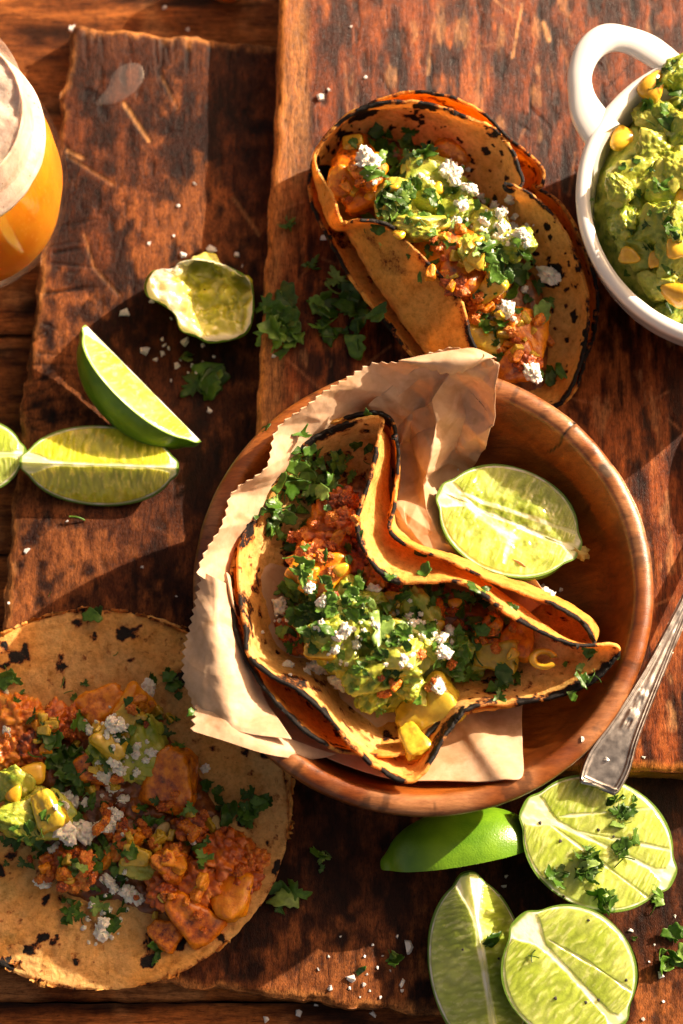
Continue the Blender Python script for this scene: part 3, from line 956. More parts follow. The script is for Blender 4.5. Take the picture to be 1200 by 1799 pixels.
# upper taco
tu = root('taco', 'folded taco with spotted tortilla on the reddish board beside the white bowl', 'taco', P(780, 430, 4.55))
urim = [(556, 275, 7.3), (600, 216, 7.9), (660, 186, 8.3), (740, 181, 8.5), (820, 206, 8.6), (880, 237, 8.3), (914, 312, 8.1), (897, 330, 8.1), (887, 324, 8.3), (945, 350, 8.1), (1000, 425, 7.7), (1030, 520, 7.2), (1022, 620, 6.8), (985, 708, 6.3),
        (905, 700, 6.3), (838, 612, 7.6), (812, 530, 8.0), (756, 462, 8.2), (708, 414, 8.2), (682, 390, 8.3), (632, 383, 8.6), (606, 393, 7.9), (586, 345, 7.3)]
umid = [(562, 300, 6.0), (600, 235, 6.4), (665, 210, 6.6), (745, 220, 6.7), (815, 255, 6.8), (870, 295, 6.8), (892, 335, 6.8), (905, 355, 6.8), (915, 380, 6.8), (952, 430, 6.6), (985, 500, 6.4), (1000, 570, 6.1), (985, 640, 5.7), (950, 690, 5.4),
        (880, 685, 5.4), (785, 650, 6.0), (730, 590, 6.1), (672, 505, 6.1), (632, 440, 6.1), (612, 405, 6.1), (594, 400, 6.2), (580, 386, 6.2), (566, 345, 6.1)]
ufl = [(620, 320, 5.2), (650, 295, 5.1), (700, 290, 5.1), (740, 310, 5.1), (780, 340, 5.1), (800, 370, 5.1), (820, 390, 5.1), (830, 410, 5.1), (845, 430, 5.1), (870, 470, 5.1), (890, 510, 5.1), (900, 570, 5.1), (900, 610, 5.1), (890, 640, 5.1),
       (860, 640, 5.1), (830, 600, 5.1), (800, 550, 5.1), (755, 490, 5.1), (712, 440, 5.1), (685, 410, 5.1), (657, 394, 5.1), (643, 378, 5.1), (632, 355, 5.1)]
orimu = [(547, 300, 6.6), (575, 240, 6.9), (625, 196, 7.4), (690, 172, 7.9), (740, 164, 8.2), (800, 176, 8.3), (855, 208, 8.3), (905, 255, 8.2), (947, 293, 8.1), (950, 322, 8.0), (940, 330, 7.8), (985, 362, 7.8), (1020, 428, 7.5), (1047, 500, 7.0), (1047, 560, 6.5),
         (1032, 620, 6.0), (988, 712, 5.4), (900, 715, 5.2), (800, 680, 5.3), (735, 634, 6.0), (688, 578, 6.2), (650, 530, 6.3), (619, 488, 6.2), (584, 430, 6.3), (552, 360, 6.4)]
umc = (780, 440, 4.9)
omidu = [(x + (umc[0] - x) * 0.1, y + (umc[1] - y) * 0.1, 5.2 + (z - 5.2) * 0.3) for x, y, z in orimu]
oflu = [(x + (umc[0] - x) * 0.5, y + (umc[1] - y) * 0.5, 4.85) for x, y, z in orimu]
tortilla(rings_from(orimu, omidu, oflu, umc), tu, 121, 0.7, 0.5, (0.82, 0.5, 0.12))
tortilla(rings_from(urim, umid, ufl, (780, 430, 5.05)), tu, 133, 0.75, 0.9, (0.84, 0.56, 0.17))

# flat tortillas at lower left
ts = root('tostada', 'flat open tortilla at lower left piled with orange cauliflower and white cheese', 'taco', P(172, 1407, 2.75))
for (cx, cy, r0, zz, sd_) in ((182, 1398, 330, 2.9, 141), (172, 1409, 334, 3.2, 151)):
    ks = 26
    mk = lambda fr, z: [(cx + r0 * fr * (1 + 0.012 * math.sin(3 * a_ + sd_) + 0.008 * math.sin(5 * a_)) * math.cos(a_), cy + r0 * fr * (1 + 0.012 * math.sin(3 * a_ + sd_)) * math.sin(a_), z + 0.12 * fr * math.sin(2 * a_ + sd_)) for a_ in [i / ks * 2 * math.pi for i in range(ks)]]
    tortilla([mk(0.02, zz), mk(0.5, zz), mk(0.85, zz), mk(0.97, zz + 0.03), mk(1.0, zz - 0.03)], ts, sd_, 0.42, 0.7, (0.88, 0.58, 0.21), 0.18, 520, 90, bumps=0.09, specks=0.5)


# ------------------------------------------------------------------ small food meshes
def ico(sub):
    bm = bmesh.new()
    bmesh.ops.create_icosphere(bm, subdivisions=sub, radius=1)
    v = np.array([x.co[:] for x in bm.verts])
    f = np.array([[q.index for q in p.verts] for p in bm.faces])
    bm.free()
    return v, f


I3, I4, I5 = ico(3), ico(4), ico(5)


def cauli_mesh(seed, sub=I5):
    v, f = sub
    r = np.random.default_rng(seed)
    base = v * (1 + 0.25 * fbm(v * 1.2 + seed, 3, seed))[:, None]
    w_ = worley(v * 3.0 + seed * 3.3, seed)
    w2 = worley(v * 7.0 + seed, seed + 1)
    d = 0.24 * (1 - np.clip(w_ / 0.75, 0, 1) ** 2) + 0.10 * (1 - np.clip(w2 / 0.7, 0, 1) ** 2) + 0.14 * fbm(v * 2.5 + seed, 3, seed)
    p = base * (0.74 + d)[:, None] * np.array([1, 0.92, 0.75])
    return mesh('cauliflower_floret', p, f, M['cauliflower'])


def chunk_mesh(seed, mat, name, e=3.5, dims=(1, 0.8, 0.6), nz=0.16, sub=I4, taper=0.25):
    v, f = sub
    k = (np.abs(v) ** e).sum(1) ** (-1 / e)
    p = v * k[:, None]
    p = p * (1 + nz * fbm(v * 1.6 + seed * 1.7, 4, seed))[:, None]
    p = p + 0.035 * np.stack([fbm(v * 6 + j * 9 + seed, 3, seed + j) for j in range(3)], 1)
    p[:, 1] *= 1 + taper * p[:, 0]
    p[:, 2] *= 1 - 0.5 * taper * p[:, 0]
    return mesh(name, p * np.array(dims), f, M[mat])


def crumb_mesh(seed):
    v, f = I4
    r = np.random.default_rng(seed)
    w_ = worley(v * 1.7 + seed * 2.1, seed)
    if seed % 2:
        v = v * (np.abs(v) ** 5).sum(1)[:, None] ** (-1 / 5) * 0.8
    p = v * (0.62 + 0.45 * (1 - np.clip(w_, 0, 1)) + 0.4 * fbm(v * 2.2 + seed, 4, seed, 0.6))[:, None]
    p += 0.1 * np.stack([fbm(v * 8 + j * 5 + seed, 2, seed + j) for j in range(3)], 1)
    return mesh('cheese_crumb', p * 1.15 * np.array([1, r.uniform(0.6, 0.9), r.uniform(0.55, 0.8)]), f, M['cheese'])


def kernel_mesh(seed):
    v, f = I3
    k = (np.abs(v) ** 2.6).sum(1) ** (-1 / 2.6)
    p = v * k[:, None]
    p[:, 1] *= 0.72 - 0.3 * p[:, 0]
    p[:, 2] *= 0.55 - 0.12 * p[:, 0]
    p *= (1 + 0.08 * fbm(v * 1.5 + seed, 3, seed))[:, None]
    return mesh('corn_kernel', p, f, M['corn'])


def leaf_mesh(seed):
    """lobed cilantro leaflet, about 1 long, gently cupped, with real thickness"""
    r = np.random.default_rng(seed)
    n, m = 42, 6
    a = np.arange(n) / n * 2 * math.pi
    rad = 0.6 + 0.13 * np.cos(3 * a + r.uniform(0, 6)) + 0.06 * np.cos(9 * a + r.uniform(0, 6)) + 0.02 * r.normal(size=n)
    if seed % 3 == 0:
        rad = 0.5 + 0.2 * np.cos(3 * a + r.uniform(0, 6)) + 0.1 * np.cos(9 * a + r.uniform(0, 6)) + 0.05 * np.cos(15 * a) + 0.03 * r.normal(size=n)
    for q_ in range(0 if seed % 3 == 0 else r.integers(1, 4)):      # chopped: straight knife cuts
        ca, off = r.uniform(0, 6.28), r.uniform(0.16, 0.5)
        cc = np.cos(a - ca)
        rad = np.minimum(rad, np.where(cc > 0.05, off / np.maximum(cc, 0.05), 9))
    rad = np.clip(rad, 0.1, 0.95)
    t = np.linspace(0.02, 1, m)[:, None]
    x, y = t * rad * np.cos(a) * 1.1, t * rad * np.sin(a) * r.uniform(0.6, 1.0)
    cu = r.uniform(-0.45, 0.5)
    z = cu * x * x + r.uniform(-0.4, 0.4) * x * y + r.uniform(-0.15, 0.5) * np.abs(y) + 0.05 * np.sin(7 * x + seed) * t + 0.03 * np.sin(9 * y + seed * 2) * t
    G = np.stack([x, y, z], -1)
    v, f, _ = shell(G, 0.025, True)
    return mesh('cilantro_leaf', v, f, M['cilantro'])


def stalk_mesh(seed):
    r = np.random.default_rng(seed)
    n, k = 10, 7
    s = np.linspace(-1, 1, n)
    c = np.stack([s, r.uniform(-.4, .4) * s * s, r.uniform(-.1, .3) * (1 - s * s)], 1)
    a = np.arange(k) / k * 2 * math.pi
    rad = 0.10
    G = np.stack([np.stack([np.full(k, c[i, 0]), c[i, 1] + rad * np.cos(a), c[i, 2] + rad * np.sin(a)], 1) for i in range(n)])
    f = [tuple(x) for x in quads(n, k, True)] + [tuple(range(k)), tuple(range(n * k - 1, n * k - k - 1, -1))]
    return mesh('cilantro_stalk', G.reshape(-1, 3), f, M['cilantro'])


def flake_mesh(seed):
    r = np.random.default_rng(seed)
    n = r.integers(4, 7)
    a = np.sort(r.uniform(0, 6.28, n) * 0.35 + np.arange(n) / n * 6.28 * 0.85)
    rad = r.uniform(0.65, 1.1, n)
    h = r.uniform(0.3, 0.7)
    lo = np.c_[rad * np.cos(a), rad * np.sin(a), np.zeros(n)]
    hi = lo * np.array([0.72, 0.72, 1]) + np.array([r.uniform(-.1, .1), r.uniform(-.1, .1), h])
    hi[:, 2] += r.uniform(-.15, .15, n)
    f = [tuple(range(n, 2 * n)), tuple(range(n - 1, -1, -1))] + [(i, (i + 1) % n, n + (i + 1) % n, n + i) for i in range(n)]
    return mesh('salt_flake', np.r_[lo, hi], f, M['salt'], smooth=False)


CAULI = [cauli_mesh(s) for s in range(5)]
CRUMB = [crumb_mesh(s) for s in range(7)]
KERN = [kernel_mesh(s) for s in range(4)]
LEAF = [leaf_mesh(s) for s in range(22)]
STALK = [stalk_mesh(s) for s in range(5)]
FLAKE = [flake_mesh(s) for s in range(9)]
SQUASH = [chunk_mesh(s, 'squash', 'squash_chunk', 5.5, (1, r_, 0.62), 0.16) for s, r_ in ((1, 0.8), (2, 0.6), (3, 0.9), (4, 0.7))]
AVO = [chunk_mesh(s + 20, 'avocado', 'avocado_chunk', 2.6, (1, 0.8, 0.6), 0.3, I5) for s in range(5)]
YEL = [chunk_mesh(s + 40, 'yellow', 'yellow_squash_chunk', 6.0, (1, 0.7, 0.5), 0.12) for s in range(3)]
BIT = [chunk_mesh(s + 60, 'sauce', 'filling_bit', 2.5, (1, 0.8, 0.7), 0.3, I3) for s in range(4)]
SEED_ = chunk_mesh(77, 'pumpkin_seed', 'pepita', 2.0, (1, 0.5, 0.22), 0.05, I3, 0.2)

rg = random.Random(12)


def seat(name, me, px, py, size, parent, lift=0.35, ang=None, tilt=0.35, bv=True, flat=None):
    """rest an item on whatever lies under the pixel; size in photo pixels (radius)"""
    p, n, d = hit(px, py)
    s = size / 46.5
    up = (n * 0.5 + Vector((0, 0, 1)) * 0.5).normalized()
    q = up.to_track_quat('Z', 'Y').to_matrix().to_4x4()
    a_ = ang if ang is not None else rg.uniform(0, 6.28)
    R = q @ Euler((rg.gauss(0, tilt), rg.gauss(0, tilt), 0)).to_matrix().to_4x4() @ rotz(a_)
    Mx = Matrix.Translation(p - d * (s * lift)) @ R @ Matrix.Diagonal((s, s, s * (flat or 1.0), 1))
    o = inst(name, me, Mx, parent)
    if bv:
        addbv(me, Mx)
    return o


def leaves(parent, px, py, spread, n, size=(11, 22), lift=(0.05, 0.5), tilt=0.4, stalks=0.12):
    for k in range(max(1, int(n * 1.15))):
        x, y = px + rg.gauss(0, spread), py + rg.gauss(0, spread)
        if rg.random() < stalks:
            p, nn, d = hit(x, y)
            s = rg.uniform(*size) / 46.5 * 0.6
            Mx = Matrix.Translation(p - d * s * 0.4) @ Euler((rg.gauss(0, .3), rg.gauss(0, .4), rg.uniform(0, 6.28))).to_matrix().to_4x4() @ Matrix.Scale(s, 4)
            inst('cilantro_stalk', rg.choice(STALK), Mx, parent)
            continue
        p, nn, d = hit(x, y)
        s = size[0] / 46.5 * rg.choice((0.8, 1.2, 1.6, 2.0)) + (size[1] - size[0]) / 46.5 * rg.uniform(0, 1.5)
        up = (nn * 0.4 + Vector((0, 0, 0.6))).normalized()
        R = up.to_track_quat('Z', 'Y').to_matrix().to_4x4() @ Euler((rg.gauss(0, tilt), rg.gauss(0, tilt), rg.uniform(0, 6.28))).to_matrix().to_4x4()
        Mx = Matrix.Translation(p - d * (s * rg.uniform(*lift))) @ R @ Matrix.Scale(s, 4)
        inst('cilantro_leaf', rg.choice(LEAF), Mx, parent)


def mound(name, parent, outline, zbase, h, mat, seed, lump=0.25):
    """lumpy bed of filling inside a px outline"""
    o = PP([(x, y, zbase) for x, y in outline])
    c = o.mean(0)
    n, m = 220, 60
    e = cr_closed(o, n)
    t = np.linspace(0.005, 1, m)[:, None, None]
    G = c + (e[None] - c) * t
    fl = G.reshape(-1, 3)
    tt = np.repeat(np.linspace(0, 1, m), n)
    z = zbase + h * (1 - tt ** 2.2) - 0.35 * tt ** 6
    w_ = worley(np.c_[fl[:, :2] * 1.7, np.zeros(len(fl))], seed)
    z = z + lump * (0.5 - np.clip(w_, 0, 1)) * (1 - tt ** 4) + 0.1 * fbm(fl * 2.5, 3, seed)
    fl = np.c_[fl[:, :2], z]
    return put(name, fl, quads(m, n, True), M[mat], parent)


def many(name, lib, items, parent, **kw):
    for it in items:
        seat(name, rg.choice(lib), it[0], it[1], it[2], parent, ang=(it[3] if len(it) > 3 else None), **kw)


# ---- filling of the taco in the bowl
mound('filling', tb, [(600, 790), (540, 840), (500, 920), (490, 1000), (500, 1080), (540, 1160), (620, 1215), (700, 1250), (760, 1230), (840, 1190), (930, 1180), (1010, 1160), (940, 1110), (860, 1050), (760, 1030), (700, 1010), (670, 960), (655, 880), (640, 820)], 6.15, 1.3, 'sauce', 5)
many('cauliflower_floret', CAULI, [(582, 945, 62), (545, 985, 40), (640, 980, 46), (600, 885, 34), (660, 1010, 34), (515, 1110, 34), (602, 912, 28), (700, 1040, 24), (690, 1230, 24)], tb, lift=0.3)
many('squash_chunk', SQUASH, [(575, 1005, 38), (910, 1122, 38), (860, 1105, 26), (760, 1075, 22), (535, 1010, 28)], tb, lift=0.2)
many('avocado_chunk', AVO, [(612, 1070, 58), (560, 1090, 44), (640, 1155, 56), (690, 1195, 60), (715, 1135, 52), (600, 1150, 44), (655, 1215, 36), (770, 1160, 46), (735, 1075, 40), (825, 1160, 38)], tb, lift=0.3, flat=0.8)
many('avocado_chunk', AVO, [(640, 1062, 34), (598, 1036, 36), (700, 1180, 34), (660, 1195, 32), (725, 1210, 28)], tb, lift=0.35)
many('yellow_squash_chunk', YEL, [(752, 1246, 56, 2.3), (727, 1302, 30, 1.5), (872, 1152, 36, 0.4), (562, 1140, 26, 0.2), (690, 1052, 18, 1.0), (640, 1085, 16)], tb, lift=0.4, tilt=0.15)
many('corn_kernel', KERN, [(690, 1080, 14), (800, 1060, 13), (770, 1100, 13), (600, 1000, 14), (710, 1175, 12), (742, 1130, 13), (845, 1110, 13), (900, 1150, 12)], tb, lift=0.4)
many('avocado_chunk', AVO, [(600, 1075, 40), (655, 1100, 40), (700, 1150, 44), (640, 1185, 38), (760, 1130, 34), (575, 1115, 32), (800, 1135, 30)], tb, lift=0.35, flat=0.85)
for q_ in ((600, 1050), (560, 1080), (690, 1100), (740, 1090), (790, 1110), (850, 1110), (630, 1170), (540, 1070), (640, 1060)):
    leaves(tb, q_[0], q_[1], 24, 7, (8, 16))
leaves(tb, 530, 850, 26, 16, (14, 26))
leaves(tb, 492, 900, 20, 14, (13, 24))
leaves(tb, 505, 945, 20, 10, (12, 22))
leaves(tb, 585, 830, 26, 10, (12, 22))
leaves(tb, 620, 785, 28, 7, (11, 20))
leaves(tb, 540, 790, 22, 7, (11, 20))
leaves(tb, 520, 1040, 26, 15, (12, 22))
leaves(tb, 540, 1110, 28, 15, (10, 20))
leaves(tb, 590, 1080, 26, 12, (9, 17))
leaves(tb, 655, 1130, 36, 16, (8, 16))
leaves(tb, 740, 1060, 34, 16, (10, 18))
leaves(tb, 820, 1090, 34, 18, (10, 18))
leaves(tb, 700, 1110, 26, 8, (9, 17))
leaves(tb, 815, 1155, 30, 16, (12, 24))
leaves(tb, 905, 1185, 28, 10, (10, 18))
leaves(tb, 1035, 1166, 22, 12, (9, 17))
leaves(tb, 680, 1195, 34, 8, (7, 14))
leaves(tb, 570, 970, 46, 7, (8, 14))
many('cilantro_leaf', [LEAF[3], LEAF[8]], [(668, 1106, 48), (806, 1170, 40), (840, 1130, 28)], tb, lift=0.35, tilt=0.15)
many('cheese_crumb', CRUMB, [(x_, y_, s_ * 0.85) for x_, y_, s_ in [(605, 1108, 15), (592, 1118, 12), (618, 1106, 10), (563, 1172, 28), (597, 1197, 24), (491, 1066, 20), (776, 1122, 15), (758, 1112, 13), (790, 1108, 12), (780, 1146, 17), (733, 1100, 16), (722, 1086, 14), (742, 1112, 12), (626, 1132, 11),
                               (544, 1030, 14), (655, 1036, 14), (565, 1058, 14), (565, 1100, 13), (505, 1168, 12), (586, 1140, 12), (712, 1160, 8), (720, 1170, 7), (540, 1180, 10), (770, 1205, 16), (700, 1075, 9), (640, 1110, 8)]], tb, lift=0.35)
def dust(parent, pts, n, spread):
    for k in range(n):
        x, y = rg.choice(pts)
        seat('cheese_crumb', rg.choice(CRUMB), x + rg.gauss(0, spread), y + rg.gauss(0, spread), rg.uniform(2.2, 6.0), parent, lift=0.4, bv=False, tilt=1.0)


def bits(parent, pts, n, spread, libs):
    for k in range(n):
        x, y = rg.choice(pts)
        nm, lib = rg.choice(libs)
        seat(nm, rg.choice(lib), x + rg.gauss(0, spread), y + rg.gauss(0, spread), rg.uniform(6, 14), parent, lift=0.35, bv=False, tilt=0.8)


bits(tb, [(585, 960), (570, 960), (545, 1000), (590, 920), (700, 1200), (860, 1120)], 45, 26, [('cauliflower_floret', CAULI), ('squash_chunk', SQUASH), ('cauliflower_floret', CAULI)])
dust(tb, [(600, 1112), (775, 1125), (730, 1100), (640, 1110), (565, 1170), (700, 1150), (495, 1080)], 60, 20)
# little ring of roasted pepper
n_, k_ = 30, 10
ph = np.linspace(0.3, 5.6, n_)
cR = P(955, 1158, 8.55)
Gt = np.zeros((n_, k_, 3))
for i, t_ in enumerate(ph):
    for j in range(k_):
        b_ = j / k_ * 2 * math.pi
        rr_ = 0.40 + 0.15 * math.cos(b_)
        Gt[i, j] = cR + np.array([rr_ * math.cos(t_), rr_ * math.sin(t_) * 0.75, 0.22 * math.sin(b_) + 0.04 * t_ - 0.1])
put('pepper_ring', Gt.reshape(-1, 3), quads(n_, k_, True), M['corn'], tb)

# ---- filling of the upper taco
mound('filling', tu, [(590, 270), (640, 235), (700, 225), (770, 255), (830, 310), (870, 370), (930, 440), (970, 520), (975, 600), (960, 670), (900, 680), (850, 640), (800, 560), (750, 500), (690, 430), (630, 380), (590, 330)], 5.6, 1.3, 'sauce', 8)
many('squash_chunk', SQUASH, [(625, 285, 50, 1.2), (640, 340, 42, 1.4), (815, 470, 60, 0.9), (765, 440, 42), (920, 592, 48, 0.3), (905, 640, 38), (790, 275, 34), (870, 480, 30), (650, 300, 34), (600, 320, 30)], tu, lift=0.3)
many('cauliflower_floret', CAULI, [(800, 500, 26), (840, 540, 28), (775, 425, 20), (930, 640, 24)], tu, lift=0.25)
many('avocado_chunk', AVO, [(760, 312, 50), (700, 385, 52), (745, 400, 46), (862, 420, 54), (690, 350, 40), (800, 360, 44), (905, 430, 36), (735, 350, 38), (830, 440, 34)], tu, lift=0.4, flat=0.85)
many('yellow_squash_chunk', YEL, [(850, 590, 42, 0.2), (862, 505, 28, 1.2), (840, 450, 22), (620, 250, 18)], tu, lift=0.4, tilt=0.15)
many('corn_kernel', KERN, [(840, 425, 14), (690, 330, 13), (770, 330, 12), (700, 412, 12), (880, 520, 14), (650, 345, 12)], tu, lift=0.4)
leaves(tu, 700, 330, 32, 26, (11, 22))
leaves(tu, 730, 268, 22, 9, (12, 22))
leaves(tu, 680, 270, 20, 9, (12, 22))
leaves(tu, 690, 375, 28, 14, (9, 18))
leaves(tu, 770, 350, 30, 16, (9, 18))
leaves(tu, 830, 400, 30, 18, (9, 18))
leaves(tu, 880, 430, 28, 16, (9, 18))
leaves(tu, 905, 480, 22, 12, (11, 20))
leaves(tu, 880, 545, 26, 12, (8, 16))
leaves(tu, 870, 610, 18, 7, (9, 16))
leaves(tu, 968, 660, 14, 5, (11, 18))
leaves(tu, 750, 420, 28, 8, (7, 13))
many('cilantro_leaf', [LEAF[1], LEAF[5], LEAF[8]], [(661, 232, 34), (620, 250, 18), (915, 485, 34), (950, 552, 36), (690, 300, 30), (870, 470, 26)], tu, lift=0.4, tilt=0.3)
many('cheese_crumb', CRUMB, [(x_, y_, s_ * 0.85) for x_, y_, s_ in [(646, 282, 26), (640, 268, 16), (795, 302, 24), (780, 298, 14), (826, 332, 20), (800, 320, 11), (880, 374, 14), (850, 388, 15), (868, 362, 12), (896, 350, 13), (915, 412, 17), (905, 400, 12), (880, 400, 14), (874, 416, 12), (964, 482, 28), (870, 546, 16), (892, 544, 20), (936, 655, 22),
                               (800, 388, 15), (795, 400, 12), (812, 362, 12), (905, 380, 10), (860, 440, 9), (740, 310, 8), (925, 430, 9), (845, 345, 9), (920, 510, 10)]], tu, lift=0.35)

bits(tu, [(620, 310), (800, 480), (780, 430), (900, 610), (920, 580), (850, 540)], 50, 20, [('cauliflower_floret', CAULI), ('squash_chunk', SQUASH), ('yellow_squash_chunk', YEL)])
dust(tu, [(880, 380), (860, 400), (905, 420), (820, 340), (795, 305), (650, 285), (880, 545), (800, 390)], 60, 16)

# ---- toppings of the flat tortilla
mound('filling', ts, [(-40, 1260), (60, 1235), (160, 1230), (260, 1240), (330, 1300), (380, 1380), (430, 1470), (440, 1560), (380, 1630), (280, 1630), (200, 1600), (110, 1580), (40, 1480), (-40, 1440)], 3.25, 0.55, 'sauce', 13, 0.3)
many('cauliflower_floret', CAULI, [(38, 1262, 56), (85, 1275, 42), (132, 1272, 36), (15, 1320, 46), (60, 1310, 36), (60, 1350, 26), (120, 1515, 34), (90, 1520, 28), (150, 1525, 26), (135, 1550, 26), (395, 1500, 56), (345, 1545, 50), (290, 1560, 40), (420, 1545, 46), (338, 1455, 30), (300, 1510, 34), (220, 1480, 30), (30, 1410, 40),
                                     (440, 1510, 30), (180, 1250, 26), (230, 1245, 24)], ts, lift=0.3)
many('squash_chunk', SQUASH, [(303, 1370, 54, 1.35), (335, 1608, 56, 0.2), (405, 1575, 40, 1.0), (180, 1238, 40, 0.1), (230, 1240, 36, 0.2), (165, 1350, 36), (290, 1640, 28), (300, 1520, 30)], ts, lift=0.25, tilt=0.2)
many('avocado_chunk', AVO, [(245, 1318, 60), (65, 1432, 58), (20, 1382, 36), (195, 1325, 42), (242, 1520, 30), (30, 1440, 38), (95, 1420, 34)], ts, lift=0.45, flat=0.85)
many('yellow_squash_chunk', YEL, [(195, 1305, 32, 0.6), (220, 1265, 30, 0.1), (85, 1425, 34, 0.3), (240, 1505, 24, 1.2)], ts, lift=0.5, tilt=0.2)
many('corn_kernel', KERN, [(56, 1358, 25, 2.2), (170, 1280, 15, 1.4), (26, 1395, 17, 1.5), (275, 1490, 14), (120, 1540, 14)], ts, lift=0.5, tilt=0.15)
many('pepita', [SEED_], [(283, 1463, 22, 0.1), (380, 1450, 18, -0.6)], ts, lift=0.5, tilt=0.1)
for (x, y, sp_r, k, sz) in ((88, 1302, 22, 12, (12, 24)), (120, 1335, 22, 14, (12, 24)), (70, 1478, 24, 22, (8, 16)), (45, 1470, 14, 7, (8, 14)), (130, 1500, 24, 10, (9, 17)), (178, 1540, 22, 12, (9, 18)), (145, 1592, 24, 10, (9, 18)), (230, 1452, 28, 14, (9, 18)),
                            (432, 1425, 20, 16, (14, 26)), (292, 1185, 14, 5, (14, 22)), (312, 1212, 10, 3, (12, 18)), (132, 1205, 12, 4, (12, 18)), (165, 1078, 12, 3, (16, 24)), (10, 1182, 10, 3, (12, 18)), (30, 1212, 14, 3, (9, 14)), (272, 1660, 10, 4, (10, 18)),
                            (205, 1620, 14, 5, (9, 16)), (215, 1292, 14, 9, (8, 15)), (195, 1490, 20, 9, (9, 17)), (165, 1400, 30, 14, (9, 18)), (270, 1440, 22, 8, (8, 15)), (340, 1500, 30, 7, (8, 14)), (210, 1147, 4, 1, (12, 15)), (330, 1280, 16, 5, (9, 15)), (380, 1400, 20, 7, (10, 18)), (250, 1270, 20, 6, (8, 15)), (330, 1420, 10, 2, (9, 14)), (120, 1380, 22, 9, (10, 18))):
    leaves(ts, x, y, sp_r, k, sz)
many('cheese_crumb', CRUMB, [(x_, y_, s_ * 0.85) for x_, y_, s_ in [(205, 1275, 20), (195, 1268, 14), (150, 1275, 15), (158, 1284, 11), (200, 1338, 15), (212, 1352, 14), (185, 1362, 16), (195, 1380, 15), (172, 1355, 12), (240, 1312, 11), (238, 1325, 10), (266, 1322, 12), (256, 1335, 9), (175, 1340, 10), (110, 1455, 24), (122, 1470, 20), (145, 1462, 28), (195, 1442, 24),
                               (180, 1452, 18), (205, 1430, 14), (118, 1400, 15), (132, 1408, 13), (150, 1412, 11), (190, 1548, 18), (200, 1560, 12), (225, 1568, 20), (240, 1578, 16), (75, 1550, 19), (180, 1638, 18), (182, 1622, 13), (260, 1212, 20), (340, 1472, 15), (361, 1350, 11), (95, 1492, 13), (165, 1590, 13), (185, 1600, 12), (240, 1355, 10), (215, 1405, 13),
                               (12, 1285, 11), (10, 1215, 9)]], ts, lift=0.35)


bits(ts, [(60, 1290), (130, 1270), (100, 1530), (380, 1530), (330, 1560), (290, 1500), (180, 1390), (230, 1460), (330, 1440), (260, 1260)], 110, 28, [('cauliflower_floret', CAULI), ('squash_chunk', SQUASH), ('cauliflower_floret', CAULI), ('yellow_squash_chunk', YEL)])
dust(ts, [(205, 1345), (190, 1370), (240, 1318), (120, 1460), (200, 1445), (210, 1560), (180, 1635), (120, 1405), (200, 1275)], 80, 18)

